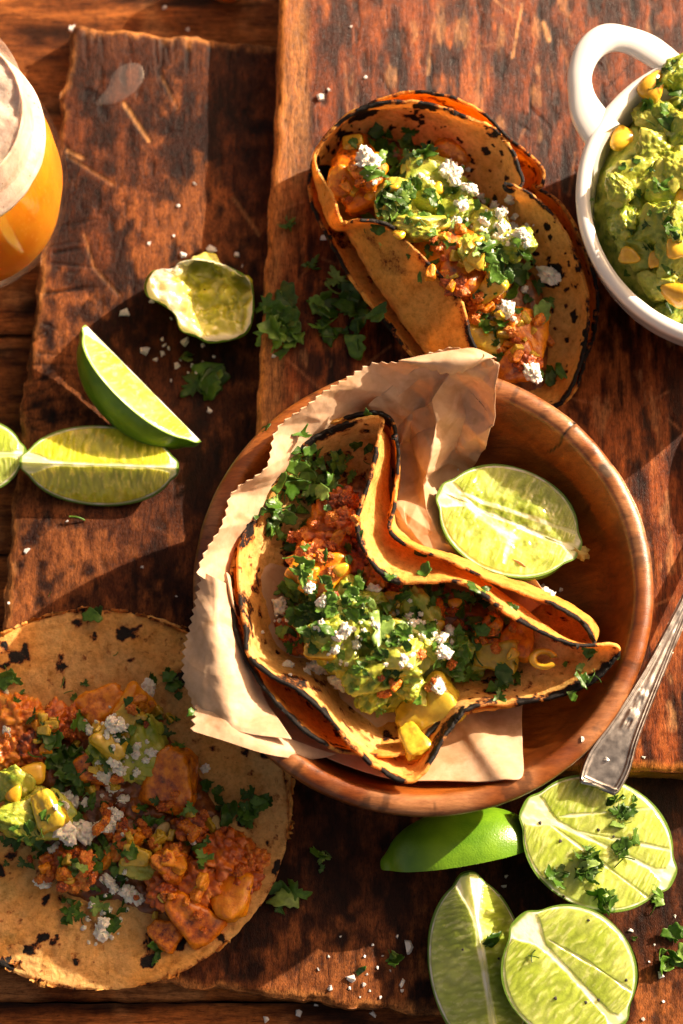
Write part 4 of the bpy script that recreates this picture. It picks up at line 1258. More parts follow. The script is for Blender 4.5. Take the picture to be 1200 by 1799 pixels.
# ------------------------------------------------------------------ limes
def lime(name, label, A, B, R, phi=180.0, roll=0.0, group=None, stem_end=True, lines=(), extra=None, seed=1, cat='lime', squeeze=0.0, nub=False, corew=0.035, tone=(1.0, 1.0, 1.0)):
    """A (pith / stem end) and B: (px,py,z) ends of the long axis. phi: angle of rind kept; cut faces meet on the axis.
    local frame: x along the axis, z up; the rind hangs below (phi=180 is a half with its flat cut face up)"""
    a, b_ = P(*A), P(*B)
    ctr = (a + b_) / 2
    Lh = np.linalg.norm(b_ - a) / 2
    ex = (b_ - a) / (2 * Lh)
    ez = np.array([0, 0, 1.0]) - ex * ex[2]
    ez /= np.linalg.norm(ez)
    ey = np.cross(ez, ex)
    cr_, sr_ = math.cos(math.radians(roll)), math.sin(math.radians(roll))
    ey, ez = ey * cr_ + ez * sr_, -ey * sr_ + ez * cr_
    base = ctr.copy()
    rt = root(name, label, cat, (ctr[0], ctr[1], max(0.0, ctr[2] - R)), group)
    W = lambda q: ctr + q[:, :1] * ex + q[:, 1:2] * ey + q[:, 2:3] * ez

    def rad(s):
        body = np.sqrt(np.clip(1 - np.abs(s) ** 2.15, 0, 1))
        nip = 0.10 * np.exp(-((np.abs(s) - 0.98) / 0.06) ** 2) * 0
        return R * (body ** 0.94)
    s = np.sin(np.linspace(-math.pi / 2, math.pi / 2, 210))
    s = np.sign(s) * np.abs(s)
    n = len(s)
    p0, p1 = math.radians(-90 - phi / 2), math.radians(-90 + phi / 2)
    m = 64
    ph = np.linspace(p0, p1, m)
    xs = s * Lh
    r = rad(s)
    tipx = xs + 0.12 * R * (np.exp(-((s - 1) / 0.03) ** 2) - np.exp(-((s + 1) / 0.03) ** 2))
    q = np.stack([np.repeat(tipx[:, None], m, 1), r[:, None] * np.cos(ph), r[:, None] * np.sin(ph)], -1).reshape(-1, 3)
    q = q * (1 + 0.018 * fbm(q * 0.6 + seed * 3, 3, seed))[:, None]
    put('rind', W(q), quads(n, m), M['rind'], rt)
    # cut faces
    ves0 = lambda X, Y, side: fbm(np.c_[X * 1.5, Y * 1.5, np.full(len(X), side * 2.0 + seed)], 3, seed + 6)
    k = 96
    rho = np.linspace(0, 1, k)
    V, F, C, FL = [], [], [], []
    for side, pp in ((0, p0), (1, p1)):
        x = np.repeat(tipx[:, None], k, 1)
        y = (r[:, None] * rho[None, :])
        X, Y = x.ravel(), y.ravel()
        S = np.repeat(s[:, None], k, 1).ravel()
        rr_ = np.repeat(r[:, None], k, 1).ravel()
        de = np.minimum((rr_ - Y), (1 - np.abs(S)) * Lh * 0.9 + 0.0)
        de = np.minimum(de, (np.sqrt(np.clip(1 - (S ** 2) * 0.999, 0, 1)) * R - Y))
        jag = 0.05 * fbm(np.c_[X * 1.6, Y * 1.6, np.full(len(X), seed + side * 9.0)], 3, seed)
        green = sst(0.055, 0.03, de)
        pith = sst(0.16, 0.10, de + jag * 0.35)
        sd_ = 1 if side else -1
        core = sst(corew + 0.09, corew, Y + jag * 0.8 - (0.22 * R * sst(-0.4, -1.0, S) ** 1.6 if stem_end else 0) - 0.08 * R * sst(0.8, 1.0, S))
        endp = sst(-0.93, -0.98, S + 0.1 * jag) if stem_end else 0
        mem = np.zeros(len(X))
        for (x0, y0, x1, y1, wd) in lines:
            ds, _ = seg_dist(X / Lh, Y * sd_ / R, (x0, y0), (x1, y1))
            mem = np.maximum(mem, sst(wd, wd * 0.3, ds + 0.25 * jag))
        white = np.clip(np.maximum(np.maximum(pith, core), np.maximum(endp, mem * 0.75)), 0, 1)
        # vesicles: teardrops pointing at the core line
        sx = X / (0.35 + 0.65 * np.clip(rr_ / R, 0.05, 1))
        ves = fbm(np.c_[sx * 8.0 + 0.9 * ves0(X, Y, side), Y * 2.6, np.full(len(X), side * 5.0 + seed)], 4, seed + 3)
        ves2 = fbm(np.c_[X * 0.8, Y * 0.8, np.full(len(X), side * 5.0 + seed)], 3, seed + 4)
        fc = mixc((0.33, 0.42, 0.045), (0.5, 0.57, 0.13), sst(-0.7, 0.8, ves * 0.35 + ves2 * 0.8))
        halo = sst(0.5, 0.14, de)
        fc = mixc(fc, (0.52, 0.6, 0.13), halo * 0.5)
        fc = mixc(fc, (0.68, 0.72, 0.28), sst(0.2, 0.75, ves) * 0.55)
        cell = worley(np.c_[sx * 5.5 + 0.6 * ves0(X, Y, side), Y * 2.0, np.full(len(X), side * 4.0 + seed)], seed + 21)
        fc = fc * (0.78 + 0.34 * sst(0.1, 0.8, 1 - cell))[:, None] * np.array(tone)
        wc = mixc((0.62, 0.66, 0.32), (0.84, 0.83, 0.66), sst(-0.5, 0.5, fbm(np.c_[X * 2.5, Y * 4, np.full(len(X), seed + 1.0)], 3, seed + 12)))
        c = fc * (1 - white[:, None]) + wc * white[:, None]
        c = mixc(c, (0.14, 0.26, 0.015), green)
        h = (0.008 * ves + 0.012 * sst(0.9, 0.2, cell) + 0.065 * np.sqrt(np.clip(Y / R * (1 - Y / np.maximum(rr_, 0.05)) * 4, 0, 1))) * (1 - white)
        if squeeze:
            u = sst(0.9, 0.3, Y / R) * (1 - np.abs(S) ** 3)
            h = h + squeeze * (fbm(np.c_[X * 1.1, Y * 1.1, np.full(len(X), side * 3.0 + seed)], 4, seed + 8) - 0.35) * u + squeeze * 0.35 * mem * u
        h = h * sst(0.0, 0.12, de)
        # wedge faces bow very slightly
        nv_ = np.array([0, -math.sin(pp), math.cos(pp)]) * (-1 if side == 0 else 1)
        q = np.stack([X, Y * math.cos(pp), Y * math.sin(pp)], 1) + nv_[None, :] * (h[:, None] + 0.001)
        V.append(W(q))
        F.append(quads(n, k)[:, ::-1] + side * n * k if side else quads(n, k))
        C.append(c)
        FL.append(1 - white)
    put('flesh', np.concatenate(V), np.concatenate(F), M['flesh'], rt, None, True, np.concatenate(C), {'flesh': np.concatenate(FL)})
    if nub:
        v, f = I3
        p_ = v * (1 + 0.5 * fbm(v * 2.2, 3, 8))[:, None] * np.array([0.34, 0.24, 0.24])
        put('stem_nub', b_ + p_[:, :1] * ex + p_[:, 1:2] * ey + p_[:, 2:3] * ez + ex * 0.28 - ez * 0.15, f, M['stem'], rt)
    return rt


GL = 'cut limes on the boards'
lime('lime_wedge', 'lime wedge showing its green rind and one cut face below the squeezed lime', (158, 578, 3.95), (346, 768, 3.75), 2.05, 78, -100, GL, seed=3)
lime('lime_wedge', 'yellowish lime wedge lying cut side up at left with tip pointing left', (44, 812, 4.25), (304, 822, 4.15), 1.85, 118, 14, GL, seed=5, corew=0.03, tone=(1.45, 1.2, 0.5))
lime('lime_wedge', 'lime piece cut off by the left edge of the photo', (-150, 800, 4.10), (38, 797, 4.10), 1.6, 150, 5, GL, seed=6)
lime('lime_half', 'torn juicy lime half with yellow stem nub inside the wooden bowl', (781, 866, 7.3), (1008, 964, 7.5), 2.15, 180, -6, GL, seed=9, squeeze=0.14, nub=True, lines=((-0.7, 0.0, 0.15, -0.28, 0.10), (0.1, -0.2, 0.2, -0.75, 0.05), (-0.8, 0.1, 0.9, 0.28, 0.06)))
lime('lime_wedge', 'lime wedge lying rind up beside the wooden bowl', (680, 1524, 3.60), (945, 1478, 3.60), 1.75, 100, 150, GL, seed=11)
lime('lime_wedge', 'lime wedge standing cut side up with pith ridge at bottom edge of the photo', (826, 1545, 4.70), (874, 1850, 4.70), 2.25, 112, -6, GL, seed=12, corew=0.08)
lime('lime_half', 'lime half under the spoon handle with chopped cilantro on it', (930, 1422, 5.05), (1172, 1540, 5.20), 2.45, 180, 0, GL, seed=14, lines=((-0.75, -0.05, 0.92, -0.42, 0.03), (-0.3, 0.02, 0.93, 0.4, 0.03), (-0.6, 0.1, 0.45, 0.85, 0.02)))
lime('lime_half', 'lime half at bottom right with thick white pith stripe', (918, 1622, 5.9), (1082, 1796, 5.0), 2.42, 180, 8, GL, seed=15, corew=0.06, lines=((-0.55, 0.12, 0.15, 0.34, 0.03), (0.15, 0.34, 0.85, 0.5, 0.025)))

# squeezed-out lime shell
sq = root('squeezed_lime', 'squeezed out lime half with ragged pale pith edge near the salt', 'lime', P(350, 530, 2.7), GL)
rimS = [(318, 462, 4.4), (352, 458, 4.5), (400, 470, 4.4), (435, 492, 4.2), (443, 520, 3.9), (441, 560, 3.7), (425, 588, 3.6), (372, 600, 3.7), (345, 590, 4.0), (318, 578, 4.1), (308, 552, 4.2), (290, 537, 4.2), (262, 520, 4.1), (258, 498, 4.2), (272, 477, 4.3), (300, 478, 4.2)]
midS = [(322, 478, 3.4), (352, 470, 3.2), (398, 484, 3.1), (425, 504, 3.0), (432, 525, 2.9), (428, 552, 2.8), (412, 572, 2.8), (376, 580, 2.9), (352, 568, 3.3), (335, 560, 3.4), (322, 545, 3.5), (308, 530, 3.6), (290, 515, 3.6), (285, 500, 3.7), (298, 490, 3.6), (312, 486, 3.5)]
flS = [(350 + (x - 350) * 0.55 + 8, 525 + (y - 525) * 0.5, 2.75) for x, y, z in midS]
inS = [(362 + (x - 350) * 0.03, 525 + (y - 525) * 0.03, 2.7) for x, y, z in midS]
G = cr_open(np.array([cr_closed(PP(r), 260) for r in [[(x, y, z + 0.7) for x, y, z in q_] for q_ in (inS, flS, midS, rimS)]]), 60)
fl = G.reshape(-1, 3)
tt = np.repeat(np.linspace(0, 1, 60), 260)
N = gnormals(G, True).reshape(-1, 3)
N = N if N[:, 2].mean() > 0 else -N
wv = fbm(fl * 1.3, 4, 91)
pulp = 0.45 - np.clip(worley(fl * np.array([1.1, 1.5, 0.6]) + 0.3 * wv[:, None], 95), 0, 1)
fl[:, 2] += 1.05 * (1 - tt ** 3)
fl = fl + N * (((0.3 * wv + 0.65 * pulp) * (1 - tt ** 4) + 0.05 * fbm(fl * 4, 3, 92)))[:, None]
ctr = P(350, 528, 3.7)
left = sst(0.4, -1.2, fl[:, 0] - ctr[0])
c = mixc((0.45, 0.44, 0.03), (0.72, 0.68, 0.16), sst(-0.5, 0.6, fbm(fl * 2.2, 4, 93) + pulp))
c = mixc(c, (0.8, 0.74, 0.5), np.clip(sst(0.82, 0.97, tt + 0.06 * wv) + left * sst(0.35, 0.7, tt), 0, 1))
flesh = 1 - sst(0.8, 0.95, tt)
put('flesh', fl, quads(60, 260, True), M['flesh'], sq, None, True, c, {'flesh': flesh})
oS = [rimS, [(x + (355 - x) * -0.03, y + (530 - y) * -0.03, 0.5 * z + 1.5) for x, y, z in rimS], [(x + (355 - x) * 0.2, y + (530 - y) * 0.2, 2.2) for x, y, z in rimS], [(x + (355 - x) * 0.95, y + (530 - y) * 0.95, 2.05) for x, y, z in rimS]]
G = cr_open(np.array([cr_closed(PP([(x, y, z + 0.7) for x, y, z in r]), 260) for r in oS]), 30)
put('rind', G.reshape(-1, 3) + np.array([0, 0, -0.03]), quads(30, 260, True), M['rind'], sq)

# ------------------------------------------------------------------ white bowl of guacamole
WC3 = P(1292, 345, 9.0)
WC = WC3[:2]
wb = root('serving_bowl', 'white ceramic bowl with loop handle filled with guacamole', 'bowl', (WC[0], WC[1], ZU))
wp = [(0.0, 5.1), (3.2, 5.1), (4.3, 5.4), (5.0, 6.6), (5.35, 7.9), (5.5, 8.7), (5.58, 8.94), (5.8, 9.04), (6.02, 8.94), (6.08, 8.7), (5.9, 7.9), (5.5, 6.4), (4.8, 5.1), (4.1, 4.6), (3.8, 4.53), (0, 4.53)]
wp = cr_open(np.array(wp), 90)
wp[:, 0] = np.maximum(wp[:, 0], 0.001)
put('body', lathe(wp, 260, WC).reshape(-1, 3), quads(90, 260, True), M['ceramic'], wb)
hpts = [(1060, 238, 8.70), (1034, 202, 8.75), (1021, 165, 8.80), (1019, 128, 8.90), (1034, 90, 8.95), (1064, 68, 8.95), (1100, 70, 8.90), (1142, 88, 8.85), (1190, 124, 8.7)]
hw = [0.8, 0.7, 0.52, 0.48, 0.54, 0.6, 0.55, 0.6, 0.55]
hc = cr_open(PP(hpts), 60)
hr = cr_open(np.array(hw)[:, None], 60)[:, 0]
k_ = 22
T = np.gradient(hc, axis=0)
T /= np.linalg.norm(T, axis=1, keepdims=True)
zz = np.array([0, 0, 1.0])
S_ = np.cross(T, zz)
S_ /= np.linalg.norm(S_, axis=1, keepdims=True)
U_ = np.cross(S_, T)
aa = np.arange(k_) / k_ * 2 * math.pi
G = hc[:, None, :] + S_[:, None, :] * (hr[:, None] * np.cos(aa))[..., None] + U_[:, None, :] * (0.3 * np.sin(aa))[None, :, None]
put('handle', G.reshape(-1, 3), quads(60, k_, True), M['ceramic'], wb)

gu = root('guacamole', 'chunky guacamole with corn kernels heaped in the white bowl', 'guacamole', (WC[0], WC[1], 5.2))
n_, m_ = 420, 130
a_ = np.arange(n_) / n_ * 2 * math.pi
t_ = np.linspace(0.005, 1, m_)
x = WC[0] + 5.25 * t_[:, None] * np.cos(a_)
y = WC[1] + 5.25 * t_[:, None] * np.sin(a_)
X, Y, TT = x.ravel(), y.ravel(), np.repeat(t_, n_)
p2 = np.c_[X, Y, np.zeros(len(X))]
w1 = worley(p2 * 0.75 + 0.25 * np.c_[vn(p2, 1), vn(p2, 2), vn(p2, 3)], 41)
w2 = worley(p2 * 1.8, 42)
z = 7.8 + 1.9 * (1 - TT ** 2.4) + 0.75 * (0.55 - np.clip(w1, 0, 1)) + 0.28 * (0.5 - np.clip(w2, 0, 1)) + 0.1 * fbm(p2 * 3, 4, 43)
z -= 0.5 * sst(0.92, 1.0, TT)
put('mash', np.c_[X, Y, z], quads(m_, n_, True), M['guacamole'], gu)
many('avocado_chunk', AVO, [(1150, 260, 34), (1120, 310, 42), (1165, 330, 40), (1095, 390, 40), (1150, 400, 46), (1190, 300, 36), (1180, 450, 40), (1120, 440, 34), (1190, 230, 34), (1160, 500, 34), (1180, 550, 30), (1085, 330, 28), (1140, 210, 28), (1190, 390, 30), (1190, 130, 34), (1240, 300, 44), (1250, 420, 44), (1240, 180, 40), (1165, 200, 26)], gu, lift=0.3, flat=0.9)
many('corn_kernel', KERN, [(1146, 150, 30, 0.5), (1092, 246, 28, 0.3), (1188, 430, 26, 0.6), (1185, 515, 28, 2.8), (1107, 450, 20, 0.1), (1150, 455, 16), (1198, 350, 20, 0.4)], gu, lift=0.2, tilt=0.3)
leaves(gu, 1150, 185, 26, 10, (10, 18), lift=(0, 0.2))
leaves(gu, 1160, 330, 40, 14, (8, 15), lift=(0, 0.2))
leaves(gu, 1150, 440, 40, 14, (8, 15), lift=(0, 0.2))
leaves(gu, 1180, 120, 18, 6, (8, 15), lift=(0, 0.2))

# ------------------------------------------------------------------ spoon
sp = root('spoon', 'old silver spoon handle with floral relief leaning over the lime half', 'spoon', P(1120, 1240, 5.0))
cl = [(1050, 1384, 5.55), (1053, 1376, 5.56), (1070, 1338, 5.6), (1092, 1292, 5.65), (1120, 1238, 5.6), (1150, 1178, 5.5), (1182, 1110, 5.4), (1225, 1018, 5.35), (1270, 922, 5.3), (1290, 880, 5.2)]
wd = [0.60, 0.80, 0.86, 0.68, 0.52, 0.40, 0.31, 0.24, 0.20, 0.25]
nS, mS = 300, 49
CL = cr_open(PP(cl), nS)
WD = cr_open(np.array(wd)[:, None], nS)[:, 0]
T = np.gradient(CL, axis=0)
T /= np.linalg.norm(T, axis=1, keepdims=True)
S_ = np.cross(T, zz)
S_ /= np.linalg.norm(S_, axis=1, keepdims=True)
U_ = np.cross(S_, T)
q = np.linspace(-1, 1, mS)
sl = np.r_[0, np.cumsum(np.linalg.norm(np.diff(CL, axis=0), axis=1))]
prof_h = np.zeros((nS, mS))
for i in range(nS):
    de = (1 - np.abs(q)) * WD[i]
    de = np.minimum(de, sl[i] + 0.02)
    prof_h[i] = 0.07 * np.exp(-((de - 0.08) / 0.045) ** 2) + 0.035 * np.exp(-((de - 0.19) / 0.025) ** 2) - 0.05 * sst(0.05, 0.0, de)
    prof_h[i] += -0.02 * sst(0.2, 0.3, de)
    fl_ = math.exp(-((sl[i] - 3.0) / 0.55) ** 2) + 0.8 * math.exp(-((sl[i] - 4.1) / 0.4) ** 2) + 0.6 * math.exp(-((sl[i] - 7.2) / 0.7) ** 2)
    xx = q * WD[i]
    prof_h[i] += fl_ * sst(0.26, 0.1, np.abs(xx)) * 0.045 * np.clip(0.6 + 1.0 * fbm(np.c_[np.abs(xx) * 5, np.full(mS, sl[i] * 2.6), np.zeros(mS)], 2, 66), 0, 1.3)
    prof_h[i] += sst(3.6, 5.0, sl[i]) * 0.05 * (np.cos(xx / max(WD[i], .1) * 9) * 0.5) * (de > 0.1)
G = CL[:, None, :] + S_[:, None, :] * (WD[:, None] * q[None, :])[..., None] + U_[:, None, :] * prof_h[..., None]
# end of the handle: shallow point
v, f, _ = shell(G, 0.14, False)
put('handle', v, f, M['silver'], sp)
e0, e1 = P(1290, 880, 5.2), P(1400, 640, 4.8)
t_ = np.linspace(0, 1, 30)[:, None]
ww = 1.9 * np.sin(np.linspace(0.06, math.pi - 0.02, 30)) ** 0.7
cc = e0 + (e1 - e0) * t_
tt_ = (e1 - e0) / np.linalg.norm(e1 - e0)
ss_ = np.cross(tt_, zz)
ss_ /= np.linalg.norm(ss_)
qq = np.linspace(-1, 1, 21)
G = cc[:, None, :] + ss_ * (ww[:, None] * qq[None, :])[..., None] - zz * (0.5 * (ww[:, None] / 1.9) * (1 - qq[None, :] ** 2))[..., None] + zz * 0.4
v, f, _ = shell(G, 0.12, False)
put('spoon_bowl', v, f, M['silver'], sp)


# ------------------------------------------------------------------ beer glasses
def beer_glass(label, px, py):
    c = P(px, py, ZT)
    rt = root('beer_glass', label, 'glass', (c[0], c[1], ZT + 0.02))
    ax = c[:2]
    op = [(0.001, 0.33), (1.2, 0.33), (1.5, 0.36), (1.6, 0.45), (1.62, 0.6), (1.6, 0.9), (1.6, 1.2), (2.15, 1.8), (3.1, 2.9), (3.8, 4.5), (4.12, 6.4), (4.08, 8.4), (3.78, 10.6), (3.5, 12.4), (3.42, 13.9), (3.37, 14.05), (3.29, 14.0),
          (3.32, 12.4), (3.6, 10.6), (3.9, 8.4), (3.94, 6.4), (3.62, 4.5), (2.9, 3.0), (1.7, 2.1), (0.8, 1.9), (0.001, 1.85)]
    op = cr_open(np.array(op), 150)
    op[:, 0] = np.maximum(op[:, 0], 0.001)
    op[:, 1] = ZT + op[:, 1] * 1.05
    ft = cr_open(np.array([(0.001, 0.02), (1.8, 0.02), (2.05, 0.1), (2.08, 0.22), (1.95, 0.31), (1.6, 0.35), (0.001, 0.35)]), 40)
    ft[:, 0] = np.maximum(ft[:, 0], 0.001)
    ft[:, 1] += ZT
    put('foot', lathe(ft, 100, ax).reshape(-1, 3), quads(40, 100, True), M['foot_glass'], rt)
    put('glass', lathe(op, 120, ax).reshape(-1, 3), quads(150, 120, True), M['glass'], rt, bv=False)
    bp = [(0.001, 1.9), (0.8, 1.95), (1.7, 2.15), (2.87, 3.04), (3.59, 4.54), (3.91, 6.4), (3.87, 8.4), (3.59, 10.4), (0.001, 10.4)]
    bp = [(a_, ZT + 1.05 * b_) for a_, b_ in bp]
    put('beer', lathe(np.array(bp), 120, ax).reshape(-1, 3), quads(len(bp), 120, True), M['beer'], rt)
    fp = [(0.001, 10.42), (3.57, 10.42), (3.42, 11.6), (3.30, 12.7), (3.22, 12.9), (3.0, 12.8), (2.0, 12.74), (1.0, 12.7), (0.001, 12.7)]
    fp = cr_open(np.array(fp), 60)
    fp[:, 0] = np.maximum(fp[:, 0], 0.001)
    fp[:, 1] = ZT + 1.05 * fp[:, 1]
    g = lathe(fp, 160, ax).reshape(-1, 3)
    g[:, 2] += np.where(g[:, 2] > 12.5, 0.1 * fbm(g * 1.6, 4, 77), 0)
    wob = np.clip(1 - np.abs(g[:, 2] - (ZT + 10.94)) * 20, 0, 1) * (np.hypot(g[:, 0] - ax[0], g[:, 1] - ax[1]) > 3)
    g[:, 2] += wob * 0.25 * fbm(g * 1.3, 3, 78)
    put('foam', g, quads(60, 160, True), M['foam'], rt)


beer_glass('full beer glass with pale foam at the left edge of the photo', -24, 428)
c = P(402, -22, ZT)  # added small glass, stands in for the amber glow cast through a beer glass
sg = root('amber_glow_stand_in', 'short amber glass added in place of a glow of light through beer at the top edge', 'glass', (c[0], c[1], ZT + 0.02))
op = cr_open(np.array([(0.001, 0.03), (1.0, 0.03), (1.15, 0.15), (1.25, 1.2), (1.35, 2.4), (1.32, 2.5), (1.27, 2.4), (1.15, 1.2), (1.0, 0.5), (0.001, 0.45)]), 70)
op[:, 0] = np.maximum(op[:, 0], 0.001)
op[:, 1] += ZT
put('glass', lathe(op, 80, c[:2]).reshape(-1, 3), quads(70, 80, True), M['glass'], sg, bv=False)
bp = np.array([(0.001, 0.5), (0.97, 0.55), (1.12, 1.2), (1.2, 1.9), (1.15, 1.95), (0.001, 1.93)]) + np.array([0, ZT])
put('drink', lathe(bp, 80, c[:2]).reshape(-1, 3), quads(6, 80, True), M['beer'], sg)

# water spill on the lower board
o = PP([(168, 183, ZL), (186, 158, ZL), (200, 128, ZL), (224, 112, ZL), (248, 116, ZL), (252, 138, ZL), (236, 162, ZL), (206, 180, ZL)])
c0 = o.mean(0)
e = cr_closed(o, 80)
t_ = np.linspace(0.01, 1, 16)[:, None, None]
G = c0 + (e[None] - c0) * t_
G[..., 2] = ZL + 0.02 + 0.09 * np.sqrt(np.clip(1 - t_[..., 0] ** 2, 0, 1))
WQ = quads(16, 80, True)
a_, b_, c_ = G.reshape(-1, 3)[WQ[700, :3]]
if np.cross(b_ - a_, c_ - a_)[2] < 0:
    WQ = WQ[:, ::-1]
dr = put('water_drop', G.reshape(-1, 3), WQ, M['water'], None, c0, bv=False)
tag(dr, 'flat clear water spill on the dark lower board', 'water drop')


# ------------------------------------------------------------------ loose cilantro
def sprig(label, px, py, spread, n, size, group, tilt=0.45, lift=(0.05, 0.35), stalks=0.15):
    p, _, _ = hit(px, py)
    rt = root('cilantro', label, 'herb', p, group)
    leaves(rt, px, py, spread, n, size, lift, tilt, stalks)
    return rt


G1 = 'cilantro scattered on the boards'
sprig('dark pile of cilantro leaves at the left edge of the reddish board', 502, 572, 22, 20, (18, 34), G1)
sprig('loose pile of cilantro leaves beside the folded taco', 600, 560, 28, 20, (16, 32), G1)
sprig('small pale cilantro leaf above the two leaf piles', 505, 400, 6, 3, (16, 22), G1)
sprig('faint dark cilantro bit left of the folded taco', 548, 470, 4, 2, (12, 16), G1)
sprig('pair of cilantro leaves on salt below the squeezed lime', 378, 670, 13, 5, (22, 34), G1)
sprig('thin cilantro stalk below the yellowish lime wedge', 135, 913, 1, 1, (24, 26), G1, stalks=1.0)
sprig('green speck on the board under the squeezed lime', 328, 628, 3, 2, (9, 13), G1)
sprig('green speck on the dark board above the flat tortilla', 88, 1043, 2, 1, (9, 12), G1)
sprig('long cilantro leaf right of the flat tortilla', 512, 1570, 7, 4, (18, 28), G1)
sprig('dark cilantro bits left of the lime wedge lying rind up', 570, 1508, 8, 4, (11, 18), G1)
sprig('small bright cilantro bit beside the long leaf', 490, 1598, 2, 2, (9, 12), G1)
sprig('cilantro leaf among salt left of the standing lime wedge', 695, 1680, 7, 4, (13, 20), G1)
sprig('tiny green bit touching a salt flake near the lower board edge', 629, 1708, 2, 1, (9, 12), G1)
sprig('frilly cilantro sprig at the right edge of the photo', 1178, 1680, 12, 9, (13, 22), G1)
sprig('upper cilantro leaf at the right edge of the photo', 1186, 1648, 5, 3, (15, 22), G1)
sprig('cilantro leaf right of the two lime halves', 1150, 1582, 9, 5, (12, 20), G1)
sprig('cilantro speck right of the bottom right lime half', 1112, 1645, 2, 1, (10, 13), G1)
sprig('green speck by the parchment on the reddish board', 470, 748, 2, 1, (9, 12), G1)
G2 = 'cilantro lying on the limes'
sprig('dense chopped cilantro heap on the lime half under the spoon', 1040, 1520, 15, 26, (9, 17), G2, 0.8, (0.1, 1.0))
sprig('chopped cilantro clump on the lime right of the spoon tip', 1092, 1418, 13, 13, (9, 17), G2, 0.6)
sprig('thin cilantro stalk on the left of the lime half', 975, 1528, 8, 5, (14, 22), G2, stalks=0.5)
sprig('pale ruffled cilantro leaves between the two lime halves', 1062, 1580, 12, 7, (14, 22), G2)
sprig('cilantro leaves right of the chopped heap on the lime', 1105, 1495, 12, 6, (14, 22), G2)
sprig('single cilantro leaf on the standing lime wedge', 856, 1660, 2, 2, (17, 22), G2)
sprig('dark cilantro leaf on the bottom right lime half', 935, 1678, 4, 2, (15, 20), G2)

# ------------------------------------------------------------------ salt
SALT = [('coarse salt grain above or around the squeezed lime', 'salt around the squeezed lime',
         [(322, 447, 10), (371, 440, 13), (415, 448, 8), (425, 467, 4), (220, 552, 13), (255, 617, 13), (286, 596, 6), (289, 608, 6), (296, 612, 5), (284, 622, 7), (324, 600, 12), (273, 631, 7), (310, 643, 9), (337, 642, 6), (360, 640, 9), (368, 652, 7), (356, 607, 6), (300, 560, 4), (268, 530, 7), (376, 627, 5), (346, 655, 6), (335, 690, 4), (369, 720, 8), (330, 655, 4), (318, 632, 4), (300, 668, 4)]),
        ('white salt flake on the reddish board near the folded taco', 'salt on the reddish board', [(564, 171, 10), (578, 158, 5), (642, 136, 5), (616, 47, 4), (569, 420, 9), (481, 625, 6), (560, 300, 3), (1131, 1330, 4)]),
        ('salt grain on the dark board near the beer glass', 'salt by the beer glass', [(128, 50, 9), (290, 14, 6), (343, 323, 5), (313, 362, 5), (263, 428, 5), (330, 52, 5), (305, 415, 4)]),
        ('salt grain in the lit band above the flat tortilla', 'salt above the flat tortilla', [(48, 968, 9), (250, 997, 4), (15, 1060, 4), (310, 1048, 3), (118, 915, 3)]),
        ('salt grain near the bottom edge between tortilla and limes', 'salt at the bottom edge',
         [(617, 1718, 11), (715, 1662, 15), (705, 1726, 10), (581, 1736, 7), (598, 1645, 3), (640, 1680, 4), (578, 1680, 4), (640, 1730, 5), (526, 1780, 9), (466, 1792, 8), (655, 1782, 8), (555, 1766, 5), (614, 1736, 4), (668, 1752, 4), (663, 1700, 4), (698, 1645, 4), (560, 1703, 4), (645, 1712, 3), (685, 1705, 3), (672, 1680, 3), (655, 1660, 3), (706, 1740, 4), (650, 1740, 3), (632, 1752, 3)]),
        ('salt grain on the board around the bottom right limes', 'salt by the bottom right limes', [(1173, 1636, 5), (1159, 1714, 9), (1185, 1610, 4), (1108, 1635, 6), (1130, 1790, 5), (886, 1556, 6), (874, 1572, 6), (890, 1540, 5), (1140, 1690, 3), (1165, 1760, 4), (1150, 1660, 3)]),
        ('salt grain lying in or on the wooden bowl', 'salt on the wooden bowl', [(1022, 1298, 6), (962, 1040, 13), (972, 1046, 9), (955, 1032, 8), (804, 825, 4), (985, 1036, 6)]),
        ('single salt grain on the spoon handle', 'salt on the spoon', [(1066, 1333, 6)])]
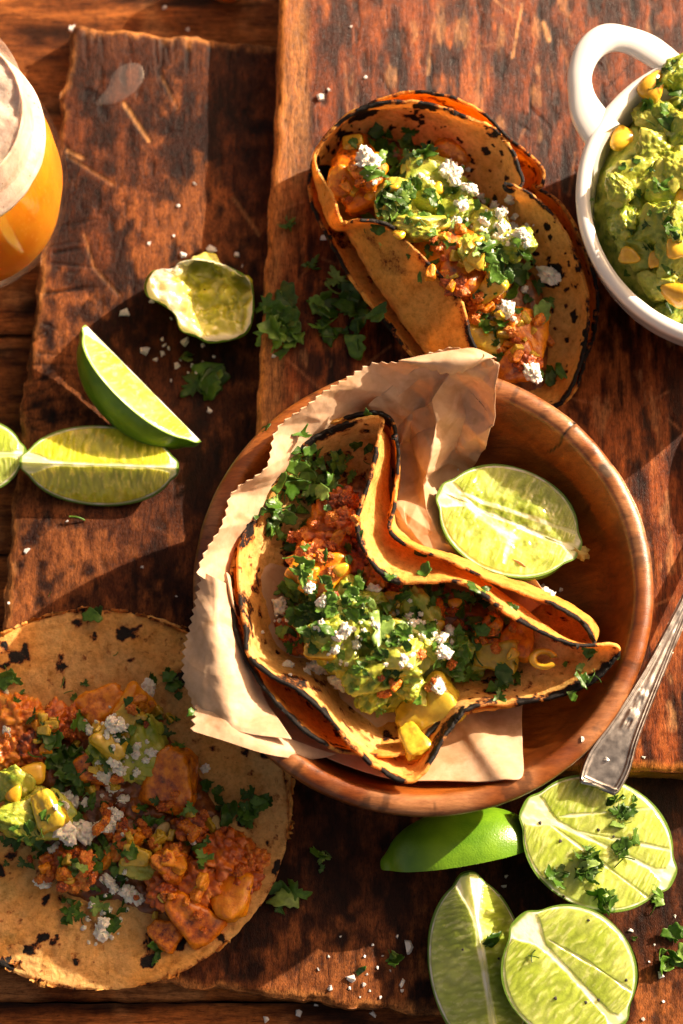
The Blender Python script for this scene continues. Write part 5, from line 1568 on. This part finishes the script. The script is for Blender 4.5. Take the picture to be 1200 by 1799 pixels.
SALT_ONE = {(322, 447): 'salt flake just above the left end of the squeezed lime', (371, 440): 'largest salt flake above the middle of the squeezed lime', (415, 448): 'salt flake above the right end of the squeezed lime',
            (220, 552): 'lone square salt flake above the tip of the green rinded lime wedge', (255, 617): 'widest pale salt flake at the left of the grains under the squeezed lime', (324, 600): 'salt flake tucked against the underside of the squeezed lime',
            (369, 720): 'lone salt flake below the pair of cilantro leaves', (48, 968): 'lone round salt flake in the lit band at the left edge', (564, 171): 'tall white salt flake up left of the folded taco',
            (569, 420): 'pale salt flake close to the left side of the folded taco', (481, 625): 'salt grain under the dark cilantro pile at the board edge', (1131, 1330): 'tiny salt grain on the reddish board right of the spoon handle',
            (128, 50): 'salt flake at the top left corner of the dark board', (617, 1718): 'pointed white salt flake with a green bit touching it', (715, 1662): 'largest salt flake left of the standing lime wedge',
            (705, 1726): 'flat salt flake below the largest one beside the standing lime wedge', (581, 1736): 'small white salt flake left of the pointed flake near the board edge', (1159, 1714): 'biggest salt grain below the frilly cilantro at the right edge',
            (526, 1780): 'blurred salt flake on the table below the dark board', (466, 1792): 'blurred salt flake at the very bottom of the photo on the table', (290, 14): 'blurred salt grain on the table plank at the top edge',
            (1022, 1298): 'salt grain on the bowl rim beside the spoon', (804, 825): 'tiny salt grain at the crumpled paper above the lime in the bowl', (962, 1040): 'largest of the salt grains by the stem end of the lime in the bowl'}
for lab, grp, pts in SALT:
    for (x, y, s) in pts:
        p, n_, d = hit(x, y)
        sc_ = s / 46.5
        Mx = Matrix.Translation(p + Vector((0, 0, 0.01))) @ Euler((rg.gauss(0, .25), rg.gauss(0, .25), rg.uniform(0, 6.28))).to_matrix().to_4x4() @ Matrix.Scale(sc_, 4)
        o = inst('salt_flake', rg.choice(FLAKE), Mx)
        tag(o, SALT_ONE.get((x, y), lab), 'salt', grp)
for (x, y) in ((949, 1446), (984, 1478), (1051, 1458), (1078, 1470), (1100, 1722), (1052, 1757), (1029, 1761), (876, 1684), (976, 1754), (813, 1668), (1034, 1617), (990, 1575)):
    p, n_, d = hit(x, y)
    Mx = Matrix.Translation(p + Vector((0, 0, 0.015))) @ rotz(rg.uniform(0, 6)) @ Matrix.Scale(rg.uniform(0.045, 0.075), 4)
    o = inst('pepper_speck', BIT[0], Mx)
    o.data = BIT[0]
    o.material_slots[0].link = 'OBJECT'
    o.material_slots[0].material = M['pepper']
    tag(o, 'black pepper speck on a lime cut face at bottom right', 'pepper', 'pepper specks on the limes')
